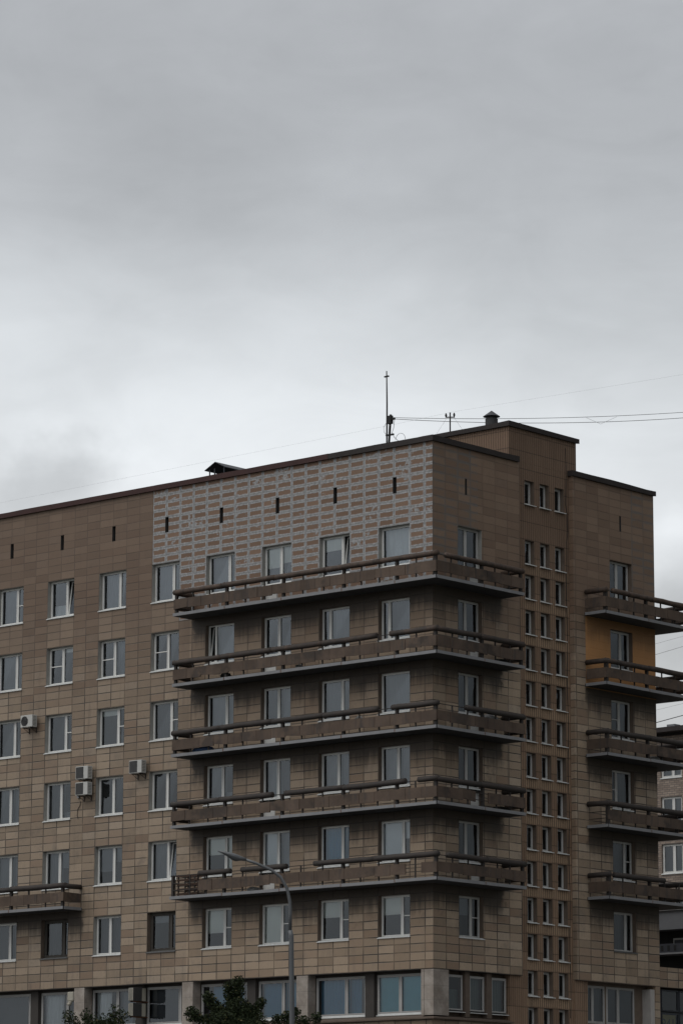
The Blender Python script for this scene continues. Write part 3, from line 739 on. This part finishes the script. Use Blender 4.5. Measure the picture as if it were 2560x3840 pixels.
facade('lower_wall', Frame((0,.05,0),(1,0,0),(0,-1,0)), LEFT, -.05, 0, 8.42, [], 'tile_left')
mb = MB()     # sloping ledge
for (p0, p1) in (((LEFT,-.10),( .10,-.10)),):
    mb.add([(LEFT,-.12,8.42),(.12,-.12,8.42),(.12,-.12,8.47),(LEFT,-.12,8.47),(LEFT,.44,8.60),(-.44,.44,8.60),(LEFT,.44,8.42),(-.44,.44,8.42)], [(0,1,2,3),(3,2,5,4),(0,6,7,1)])
    mb.add([(.12,-.12,8.42),(.12,4.58,8.42),(.12,4.58,8.47),(.12,-.12,8.47),(-.44,.44,8.60),(-.44,4.58,8.60),(-.44,.44,8.42),(-.44,4.58,8.42)], [(0,1,2,3),(3,2,5,4),(0,4+2,7,1),(1,7,5,2)])
mb.build('ledge', 'ledge', B)
# far wing ground band
facade('lower_wall', Fr2, YB0, YB1, 0, ZB, [(9.5,10.92,8.66,10.12,.02,2),(11.02,12.85,8.66,10.12,.02,2)], 'reveal_brown')
Fz = Frame((-.45,0,0),(0,1,0),(1,0,0))
window(Fz, 9.5, 10.92, 8.66, 10.12, (.45,), .0, 'shop_frame', (), (('c',1,Dk),('c',1,Dk)), None, None, bw=.06, name='shop_window')
window(Fz, 11.02, 12.85, 8.66, 10.12, (.42,), .0, 'shop_frame', (), (('b',1,Dk),('b',1,Dk)), None, None, bw=.06, name='shop_window')
mb = MB(); mb.box((-.449,YB0+.002,0),(-.12,9.42,ZB-.012)); mb.build('ribbed_panel', 'ribs', B)
mb = MB(); mb.box((-.449,13.38,0),(-.05,13.96,ZB-.14)); mb.build('pilaster', 'concrete_light', B)
mb = MB(); mb.box((-.449,YB0+.002,ZB-.012),(-.003,13.9,ZB-.002)); mb.build('soffit', 'reveal_brown', B)

# interior: dark rooms behind the facades, one floor per storey
mb = MB()
mb.box((LEFT+.4,2.6,0),(-2.6,2.8,29.6)); mb.box((-2.6,2.6,0),(-2.4,13.6,29.6))
for k in range(7): mb.box((LEFT+.4,.55,27.3-2.8*k),(-.5,13.6,27.3-2.8*k+.12))
for k in range(11):
    x_ = -.85-P*k+.0; mb.box((x_-.06,.52,0),(x_+.06,2.58,29.6))
for y_ in (.9,3.9,9.0,13.3): mb.box((-2.39,y_,0),(-.52,y_+.1,29.6))
mb.build('inner_wall', 'interior', B)

# ------------------------------------------------------------------ air conditioners and boxes on the wall
def aircon(name, F, u0, u1, z0, z1, n0, n1, label, fan=True, flipfan=False):
    C_ = F.p((u0+u1)/2, (n0+n1)/2, z0); t = empty(name, C_); tag(t, label, 'air conditioner', 'air conditioner outdoor units on the wall')
    mb = MB(); F.box(mb, u0, u1, n0, n1, z0, z1); o = mb.build('casing', 'ac_white', t)
    bv = o.modifiers.new('bevel', 'BEVEL'); bv.width = .012; bv.segments = 2
    w_ = (u1-u0); a = u0+.03; b = u0+w_*.66
    gm = MB()
    if fan:
        cx_, cz_ = (a+b)/2, (z0+z1)/2; rr = min((b-a)/2, (z1-z0)/2)*.92
        for r_ in (rr, rr*.78, rr*.56, rr*.34):
            pts = [F.p(cx_+r_*math.cos(k*math.pi/12), n1+.012, cz_+r_*math.sin(k*math.pi/12)) for k in range(25)]
            gm.tube(pts, .006, 4)
        for k in range(6): 
            an = k*math.pi/6; gm.tube([F.p(cx_+rr*math.cos(an),n1+.014,cz_+rr*math.sin(an)),F.p(cx_-rr*math.cos(an),n1+.014,cz_-rr*math.sin(an))], .004, 4)
        vs = [F.p(cx_+rr*math.cos(k*math.pi/12), n1+.003, cz_+rr*math.sin(k*math.pi/12)) for k in range(24)]
        dm = MB(); dm.add(vs, [tuple(range(24))]); dm.build('fan_recess', 'ac_dark', t)
    else:
        dm = MB(); F.box(dm, a, b, n1, n1+.006, z0+.03, z1-.03); dm.build('grille', 'ac_dark', t)
        for k in range(9):
            zz = z0+.05+(z1-z0-.1)*k/8; F.box(gm, a, b, n1+.006, n1+.012, zz-.004, zz+.004)
    gm.build('grille_wires', 'ac_dark', t)
    vm = MB()
    for k in range(7):
        zz = z0+.08+(z1-z0-.16)*k/6; F.box(vm, u1, u1+.004, n0+.05, n1-.05, zz-.008, zz+.008)
    vm.build('side_vents', 'ac_dark', t)
    for uu in (u0+w_*.2, u1-w_*.2):
        bm_ = MB()
        F.box(bm_, uu-.015, uu+.015, .004, n1, z0-.035, z0-.004); F.box(bm_, uu-.015, uu+.015, .004, .03, z0-.22, z0-.035)
        bm_.tube([F.p(uu, .02, z0-.2), F.p(uu, n1-.05, z0-.03)], .01, 5)
        bm_.build('bracket', 'iron', t)
    return t
aircon('air_conditioner', FL, -21.85, -21.15, 21.0, 21.5, .12, .40, 'white air conditioner with a round fan grille, higher up beside the left edge window')
aircon('air_conditioner', FL, -18.55, -17.85, 18.60, 19.12, .12, .40, 'upper of two stacked white air conditioners between windows', False)
aircon('air_conditioner', FL, -18.55, -17.85, 17.95, 18.47, .12, .40, 'lower of two stacked white air conditioners between windows', False)
aircon('air_conditioner', FL, -15.50, -14.80, 18.60, 19.12, .12, .40, 'single white air conditioner on the wall left of the corner balconies', False)
Fside = Frame((-15.0,0,0), (0,-1,0), (1,0,0))
for zz, lb in ((9.58, 'upper of two dirty air conditioners set side-on against the street-level glazing'), (8.98, 'lower of two dirty air conditioners set side-on against the street-level glazing')):
    t = empty('air_conditioner', (-15.15, -.1, zz)); tag(t, lb, 'air conditioner', 'air conditioner outdoor units on the wall')
    mb = MB(); mb.box((-15.32,-.42,zz),(-15.04,.28,zz+.52)); o = mb.build('casing', 'ac_dark', t); bv = o.modifiers.new('bevel','BEVEL'); bv.width = .012; bv.segments = 2
    mb = MB(); mb.box((-15.30,-.428,zz+.02),(-15.06,-.42,zz+.50)); mb.build('end_panel', 'beige', t)
    mb = MB()
    for k in range(11): mb.box((-15.28,-.434,zz+.04+.042*k),(-15.08,-.428,zz+.055+.042*k))
    mb.build('grille_wires', 'ac_dark', t)
    mb = MB(); mb.box((-15.039,.06,zz+.01),(-15.034,.27,zz+.51)); mb.build('side_panel', 'beige', t)
    for xx in (-15.28,-15.11):
        mb = MB(); mb.box((xx,-.36,zz-.035),(xx+.03,.448,zz-.004)); mb.build('bracket', 'rust', t)
t = empty('vent_box', (-19.0, .1, 9.55)); tag(t, 'small beige rounded vent box at the head of the street-level window, lower left', 'vent box')
mb = MB(); mb.box((-19.2,-.02,9.72),(-18.85,.448,10.1)); o = mb.build('casing', 'beige', t); bv = o.modifiers.new('bevel','BEVEL'); bv.width = .05; bv.segments = 3
mb = MB(); mb.tube([(-19.03,.0,9.72),(-19.03,.0,9.66),(-19.03,-.05,9.60),(-19.03,-.10,9.62)], .075, 10); mb.build('spout', 'beige', t, smooth=True)
# small fittings
t = empty('junction_box', (-18.85,-.03,17.9)); tag(t, 'small round grey junction box with a loose cable beside a window, left facade', 'junction box')
mb = MB(); mb.tube([(-18.72,-.004,17.95),(-18.72,-.08,17.95)], .07, 10); mb.build('box', 'slab_edge', t)
mb = MB(); mb.tube([(-18.62,-.02,17.75),(-18.64,-.02,17.6),(-18.78,-.02,17.42),(-18.80,-.02,17.2),(-18.74,-.02,17.05)], .012, 5); mb.build('cable', 'iron', t)

# ------------------------------------------------------------------ things standing on balconies
def bundle(name, c, size, m_, label, cat):
    bm = bmesh.new(); bmesh.ops.create_icosphere(bm, subdivisions=3, radius=1)
    for v in bm.verts:
        k = 1+.28*noise.noise(v.co*1.9+Vector(c)); v.co = Vector((v.co.x*size[0]*k, v.co.y*size[1]*k, max(-1,v.co.z*1.1)*size[2]*k))
    me = bpy.data.meshes.new(name); bm.to_mesh(me); bm.free(); me.materials.append(MATS[m_]); o = bpy.data.objects.new(name, me); COL.objects.link(o)
    o.location = (c[0], c[1], c[2]+size[2]); tag(o, label, cat); return o
bundle('cloth_bundle', (-11.1,-.75,ZS[2]+.10), (.55,.16,.12), 'blue_cloth', 'crumpled blue cloth lying on the slab of the middle corner balcony', 'cloth')
bundle('sack', (-3.1,-.62,ZS[2]+.5), (.20,.16,.16), 'pot', 'grey sack resting behind the rail of the middle corner balcony', 'sack')
bundle('sack', (-10.0,-.62,ZS[1]+.12), (.25,.18,.12), 'iron', 'dark sack on the slab of the second highest corner balcony', 'sack')
bundle('sack', (.6,2.6,ZS[2]+.55), (.28,.4,.17), 'pot', 'dark grey sack behind the right-hand rail of the middle corner balcony', 'sack')
bundle('bucket', (-6.1,-.70,ZS[1]+.10), (.13,.13,.10), 'pot', 'grey bucket on the slab of the second highest corner balcony', 'bucket')
bundle('sack', (-8.4,-.70,ZS[4]+.10), (.30,.15,.09), 'pot', 'pale sack on the slab of the lowest corner balcony behind the lamp arm', 'sack')
bundle('sack', (.62,3.3,ZS[1]+.10), (.2,.35,.10), 'black', 'black sack at the right end of the second highest corner balcony', 'sack')
bundle('sack', (.62,3.2,ZS[3]+.10), (.2,.45,.09), 'iron', 'dark sack at the right end of the second lowest corner balcony', 'sack')
bundle('sack', (.62,12.9,ZS[2]+.10), (.2,.35,.10), 'pot', 'grey sack on the third far right balcony from the top', 'sack')
t = empty('wooden_crate', (-11.75,-.62,ZS[4]+.10)); tag(t, 'dark broken wooden crate at the open left end of the lowest corner balcony', 'crate')
mb = MB()
for zz in (.06,.24,.42,.60,.76): mb.box((-12.3,-.86,ZS[4]+.10+zz),(-11.2,-.83,ZS[4]+.10+zz+.08)); mb.box((-12.3,-.42,ZS[4]+.10+zz),(-11.2,-.39,ZS[4]+.10+zz+.08))
mb.build('slats', 'ledge_dark', t)
for xx in (-12.3,-11.78,-11.24):
    for yy in (-.82,-.45):
        mb = MB(); mb.box((xx,yy,ZS[4]+.10),(xx+.06,yy+.03,ZS[4]+.96)); mb.build('upright', 'iron', t)

# ------------------------------------------------------------------ roof masts
def top(name, mb, m_, label, cat, group=None, smooth=False):
    o = mb.build(name, m_, None, smooth); tag(o, label, cat, group); return o
t = empty('antenna_mast', (-2.7,.5,29.9)); tag(t, 'tall thin dark antenna mast on the roof edge, highest thing in the picture', 'antenna mast')
mb = MB(); mb.tube([(-2.7,.5,29.9),(-2.69,.5,32),(-2.71,.5,33.3)], [.034,.030,.022], 8); mb.build('pole', 'black', t)
mb = MB(); mb.box((-2.82,.47,33.06),(-2.6,.53,33.11)); mb.tube([(-2.69,.5,30.75),(-2.83,.5,30.9),(-2.86,.5,31.1),(-2.72,.5,31.25)], .008, 5); mb.build('cross_bar', 'black', t)
t = empty('cable_post', (-2.5,.5,29.9)); tag(t, 'short leaning post with insulators beside the tall mast, carrying the wires', 'cable post')
mb = MB(); mb.tube([(-2.63,.5,29.9),(-2.5,.5,31.55)], .045, 8); mb.build('pole', 'black', t)
mb = MB(); mb.box((-2.68,.44,31.32),(-2.28,.52,31.40)); mb.box((-2.62,.42,31.18),(-2.42,.55,31.5)); mb.build('bracket', 'black', t)
mb = MB(); mb.box((-2.72,.45,30.72),(-2.34,.52,30.78)); mb.build('bracket', 'black', t)
mb = MB(); pts = [(-2.1+.25*math.cos(a_*.3)*1.0, .6, 30.5+.27*math.sin(a_*.3)) for a_ in range(0, 11)]
mb.tube(pts, .008, 5); mb.tube([(-2.3,.5,31.38),(-2.4,.55,31.0),(-2.52,.6,30.85),(-2.4,.6,30.65),(-2.1,.6,30.4)], .010, 5); mb.build('cable_loop', 'black', t)
t = empty('cable_post', (-2.93,5.1,31.6)); tag(t, 'short post with a cross arm and two insulators on the stair tower roof', 'cable post')
bx, by, bz = -3.44, 5.2, 31.6
mb = MB(); mb.tube([(bx,by,bz-.05),(bx,by,bz+.98)], .028, 8); mb.build('pole', 'black', t)
mb = MB(); mb.tube([(bx-.17,by-.08,bz+.80),(bx+.17,by+.08,bz+.78)], .025, 6); mb.build('cross_arm', 'black', t)
for s_ in (-1,1):
    mb = MB(); mb.tube([(bx+.15*s_,by+.07*s_,bz+.80),(bx+.15*s_,by+.07*s_,bz+.86),(bx+.15*s_,by+.07*s_,bz+.88),(bx+.15*s_,by+.07*s_,bz+.96)], [.02,.045,.045,.02], 8); mb.build('insulator', 'black', t)
mb = MB(); mb.tube([(bx-.2,by,bz+.75),(bx-.9,by,bz+.0)], .004, 4); mb.tube([(bx+.2,by,bz+.75),(bx+.7,by,bz+.1)], .004, 4); mb.build('stay', 'wire', t)

# overhead cables: pixel helper only for the far ends, real 3-D catenaries
C0 = Vector((83.4408, -99.4964, 1.6)); FPX = 13172.98
def at(px, py_, D):
    d_ = fw + r2*((px-1280)/FPX) - u2*((py_-1920)/FPX); return C0 + d_*(D/math.hypot(d_.x, d_.y))
def cable(pts, r, m_, label, n=24, sag=0.):
    P_ = [Vector(p_) for p_ in pts]; out = []
    for a, b in zip(P_[:-1], P_[1:]):
        for k in range(n): out.append(a.lerp(b, k/n) - Vector((0,0,sag*4*(k/n)*(1-k/n))))
    out.append(P_[-1]); mb = MB(); mb.tube(out, r, 5); return top('overhead_cable', mb, m_, label, 'cable', 'overhead cables')
cable([(-2.45,.5,31.42), at(2900,1518,150)], .010, 'wire', 'upper of two dark cables running right from the leaning roof post', sag=.25)
cable([(-2.40,.5,31.36), at(2900,1535,150)], .011, 'wire', 'lower of two dark cables running right from the leaning roof post', sag=.35)
cable([at(2196,1566,130), at(2250,1590,130), at(2310,1563,130)], .006, 'wire_pale', 'slack loop of thin wire hanging under the lower roof cable', 8)
cable([at(-200,1926,128), at(1475,1592,128)], .0022, 'wire_pale', 'faint thin wire across the sky left of the roof masts')
cable([at(1475,1592,128), at(1694,1545,133), at(2800,1365,100)], .0022, 'wire_pale', 'faint thin wire rising to the right edge above the chimney hood')
cable([at(2300,2457,170), at(2700,2347,170)], .008, 'wire_pale', 'thin wire in the gap beyond the right corner, topmost')
cable([at(2300,2501,170), at(2700,2382,170)], .013, 'wire_pale', 'thin wire in the gap beyond the right corner, second')
cable([at(2300,2702,170), at(2700,2603,170)], .008, 'wire_pale', 'faint wire in the gap beyond the right corner, third')
cable([at(2300,2753,170), at(2700,2644,170)], .020, 'wire', 'darkest wire in the gap beyond the right corner, just above the brick roof')

# ------------------------------------------------------------------ neighbouring buildings beyond the right corner
NB = empty('brick_building', (-24,45,0)); tag(NB, 'grey-brown brick building with a dark flat roof behind the right corner', 'building')
Fn = Frame((0,45,0), (1,0,0), (0,-1,0)); hN = []
for zz in (23.15, 20.68, 18.28, 15.8):
    for k in range(5): hN.append((-22.6+3.4*k, -21.28+3.4*k, zz, zz+1.5, .12, 2))
facade('wall', Fn, -30, -4, 0, 25.3, hN, 'brick', NB)
for h in hN[:20]:
    window(Fn, h[0], h[1], h[2], h[3], (.55,), .10, 'white_frame', (), (('c',1,Dk),('c',1,Gr)), None, 'sill_metal', bw=.08, parent=NB)
mb = MB(); mb.box((-30.6,44.3,25.42),(-3.4,57,25.66)); mb.box((-30,44.9,25.3),(-4,56,25.42)); mb.build('roof', 'cornice', NB)
mb = MB(); mb.box((-22.9,46,25.66),(-22.4,46.5,26.05)); mb.build('chimney', 'grey_metal', NB)
mb = MB(); mb.box((-30,45.6,0),(-4,56,25.3)); mb.build('inner_wall', 'interior', NB)
LW = empty('low_building', (-6,22,0)); tag(LW, 'low annex with grey cladding, dark windows and a tiled shopfront right of the main block', 'building')
mb = MB(); mb.box((-16,30,14.02),(-2,36,14.88)); mb.build('cladding', 'grey_metal', LW)
mb = MB(); mb.box((-16.05,29.9,14.88),(-1.95,36,14.97)); mb.build('coping', 'light_metal', LW)
mb = MB(); mb.box((-16,30.9,0),(-2,36,14.02)); mb.build('wall', 'black', LW)
mb = MB(); mb.box((-11.62,30.82,13.0),(-10.79,30.9,13.68)); o = mb.build('window', 'white_frame', LW)
mb = MB(); mb.box((-11.54,30.80,13.0),(-10.87,30.818,13.6)); mb.build('pane', 'curtain_dark', o)
mb = MB(); mb.box((-16,29.98,12.98),(-2,30.04,13.38)); o = mb.build('parapet', 'dark_metal', LW)
mb = MB()
for k in range(3): mb.box((-11.70+.36*k,29.972,13.05),(-11.56+.36*k,29.979,13.30))
mb.build('opening', 'black', o)
mb = MB(); mb.box((-16,29.93,12.90),(-2,30.9,12.976)); mb.build('ledge', 'slab_edge', LW)
mb = MB(); mb.box((-10,14.0,ZB),(-.2,26,11.05)); mb.build('tiled_wall', 'tile_far', LW)
mb = MB(); mb.box((-10,14.0,0),(-.9,26,ZB-.002)); mb.build('inner_wall', 'interior', LW)
for y0_, y1_ in ((14.12,14.47),(14.50,15.66),(15.70,17.0)):
    window(Frame((-.35,0,0),(0,1,0),(1,0,0)), y0_, y1_, 9.32, 10.18, (), .0, 'dark_metal', (), (), None, None, bw=.03, name='shop_window', parent=LW)
    window(Frame((-.35,0,0),(0,1,0),(1,0,0)), y0_, y1_, 8.3, 9.28, (), .0, 'dark_metal', (), (), None, None, bw=.03, name='shop_window', parent=LW)
sg = empty('shop_sign', (-.45,15.1,8.6)); tag(sg, 'dark yellow shop sign with the number 941 behind the glass, bottom right', 'sign')
mb = MB(); mb.box((-.50,14.60,8.4),(-.46,15.60,9.20)); mb.build('board', 'sign_yellow', sg)
tc = bpy.data.curves.new('lettering', 'FONT'); tc.body = '941'; tc.size = .62; tc.extrude = .004; tc.align_x = 'CENTER'
to = bpy.data.objects.new('lettering', tc); COL.objects.link(to); tc.materials.append(MATS['black'])
dg = bpy.context.evaluated_depsgraph_get(); me = bpy.data.meshes.new_from_object(to.evaluated_get(dg)); bpy.data.objects.remove(to)
to = bpy.data.objects.new('lettering', me); COL.objects.link(to); to.parent = sg; to.matrix_parent_inverse = Matrix.Translation(sg.location).inverted()
to.rotation_euler = (R(90), 0, R(90)); to.location = (-.452, 15.1, 8.62)

# ------------------------------------------------------------------ street lamp
lp = [(26.27,-36.59,0),(26.27,-36.59,5.92),(26.25,-36.61,8.02)]
t = empty('street_lamp', (26.27,-36.59,0)); tag(t, 'grey street lamp with a curved arm in front of the lower balconies', 'street lamp')
mb = MB(); mb.tube(lp+[(26.23,-36.63,8.16)], [.085,.062,.056,.054], 14); mb.build('pole', 'lamp_metal', t, smooth=True)
arm = [(26.23,-36.63,8.16),(26.23,-36.63,8.56),(26.22,-36.64,8.86),(26.17,-36.69,9.17),(26.05,-36.79,9.44),(25.89,-36.94,9.61),(25.62,-37.2,9.77),(25.40,-37.40,9.87)]
mb = MB(); mb.tube(arm, [.042,.040,.040,.039,.038,.036,.034,.032], 12); mb.build('arm', 'lamp_metal', t, smooth=True)
mb = MB(); a = Vector(arm[-1]); b = Vector((24.93,-37.84,10.06)); dd = (b-a); L = dd.length; dd.normalize(); sv = Vector((.73,-.68,0)).cross(Vector((0,0,1))).normalized(); sv = dd.cross(Vector((0,0,1))).normalized(); uu = sv.cross(dd).normalized()
prof = [(-.06,.035,.035,-.035),(.06,.06,.045,-.055),(.17,.11,.055,-.105),(.28,.13,.060,-.095),(.42,.12,.045,-.045),(.55,.10,.030,-.018),(.66,.05,.012,-.004)]
vs = []; fs = []
for (s_, hw_, tp, bt) in prof:
    c_ = a+dd*s_
    for (x_, z_) in ((-1,bt*.5),(-.5,bt),(.5,bt),(1,bt*.5),(1,tp*.4),(.5,tp),(-.5,tp),(-1,tp*.4)): vs.append(c_+sv*hw_*x_+uu*z_)
for i in range(len(prof)-1):
    for k in range(8): fs.append((i*8+k,i*8+(k+1)%8,i*8+8+(k+1)%8,i*8+8+k))
fs += [tuple(range(7,-1,-1)), tuple((len(prof)-1)*8+k for k in range(8))]
mb.add(vs, fs); mb.build('lamp_head', 'lamp_metal', t, smooth=True)

# ------------------------------------------------------------------ trees
def tree(loc, crown_c, rx, ry, rz, nleaf, seed, label, spikes=()):
    rd = random.Random(seed); t = empty('leafy_tree', loc); tag(t, label, 'tree', 'street trees in front of the building')
    tb = MB(); base = Vector(loc); cc = Vector(crown_c)
    tb.tube([base, base+(cc-base)*.35+Vector((.08,.05,0)), base+(cc-base)*.75, cc], [.16,.13,.10,.06], 10)
    tips = []
    for k in range(26):
        d_ = Vector((rd.gauss(0,1), rd.gauss(0,1), rd.gauss(.5,.8))).normalized()
        e_ = cc + Vector((d_.x*rx, d_.y*ry, d_.z*rz))*rd.uniform(.55,1.0); s_ = base.lerp(cc, rd.uniform(.6,1))
        m_ = s_.lerp(e_, .5)+Vector((rd.uniform(-.1,.1), rd.uniform(-.1,.1), rd.uniform(0,.15)))
        tb.tube([s_, m_, e_], [.035,.022,.008], 5); tips.append(e_)
    for sp in spikes:
        e_ = Vector(sp); s_ = e_.lerp(cc, .6); tb.tube([s_, s_.lerp(e_,.5)+Vector((0,0,.05)), e_], [.02,.012,.005], 5); tips += [e_, e_.lerp(s_,.25), e_.lerp(s_,.5)]
    tb.build('trunk', 'bark', t, smooth=True)
    lb = MB()
    cl_ = [(p_, rd.uniform(.22,.46)) for p_ in tips[:26]] + [(p_, rd.uniform(.16,.24)) for p_ in tips[26:]]
    for k in range(40):
        d_ = Vector((rd.gauss(0,1), rd.gauss(0,1), rd.gauss(0,1))).normalized()*rd.uniform(.15,.9)
        cl_.append((cc+Vector((d_.x*rx,d_.y*ry,d_.z*rz)), rd.uniform(.3,.55)))
    ws = [r_**2.2 for _, r_ in cl_]; tot = sum(ws)
    for (c_, r_), w__ in zip(cl_, ws):
        for _ in range(int(nleaf*w__/tot)):
            d_ = Vector((rd.gauss(0,1), rd.gauss(0,1), rd.gauss(0,1))).normalized()*r_*(rd.random()**.45)
            p_ = c_+d_; s_ = rd.uniform(.032,.056)
            a_ = Vector((rd.gauss(0,1),rd.gauss(0,1),rd.gauss(-.2,.6))).normalized(); b_ = a_.orthogonal().normalized()
            b_.rotate(Matrix.Rotation(rd.uniform(0,6.28),3,a_)); n_ = a_.cross(b_)*.25
            lb.add([p_-a_*s_, p_+b_*s_*.5+n_*s_, p_+a_*s_, p_-b_*s_*.5+n_*s_], [(0,1,2,3)])
    lb.build('crown', 'leaf', t)
tree((15.2,-26.4,0), (15.0,-26.5,6.28), 1.0, 1.0, .92, 85000, 3, 'dark leafy tree below the street lamp, its crown reaching the street-level windows',
     [(15.06,-26.53,7.85),(14.85,-26.7,7.72),(14.45,-27.1,7.42),(15.55,-26.08,7.3),(16.7,-25.05,6.86),(14.1,-27.4,6.95),(16.2,-25.4,7.0)])
tree((12.2,-29.3,0), (12.3,-29.2,6.02), .55, .55, .62, 26000, 9, 'small dark tree at the bottom edge left of the larger tree',
     [(12.0,-29.5,6.9),(12.6,-28.95,7.0),(12.75,-28.8,6.85),(11.65,-29.85,6.85)])

# ------------------------------------------------------------------ ground
def sheet(name, pts, z, m_):
    mb = MB(); mb.add([(x,y,z) for x,y in pts], [tuple(range(len(pts)))]); o = mb.build(name, m_); tag(o, kind='structure'); return o
sheet('ground', [(-1500,-1500),(1500,-1500),(1500,1500),(-1500,1500)], -.12, 'grass')
sheet('road', [(-400,-92),(400,-92),(400,-42),(-400,-42)], -.116, 'asphalt')
mb = MB(); mb.box((-400,-42,-.12),(400,-18,0)); o = mb.build('pavement', 'pavement'); tag(o, kind='structure')
mb = MB(); mb.box((-400,-42.2,-.12),(400,-42.001,.01)); o = mb.build('kerb', 'kerb'); tag(o, kind='structure')
mb = MB(); mb.box((-60,-17.99,-.12),(60,60,-.004)); o = mb.build('yard', 'pavement'); tag(o, kind='structure')
mb = MB(); mb.box((60,-110,-.12),(110,-92.0,0)); o = mb.build('pavement', 'pavement'); tag(o, kind='structure')
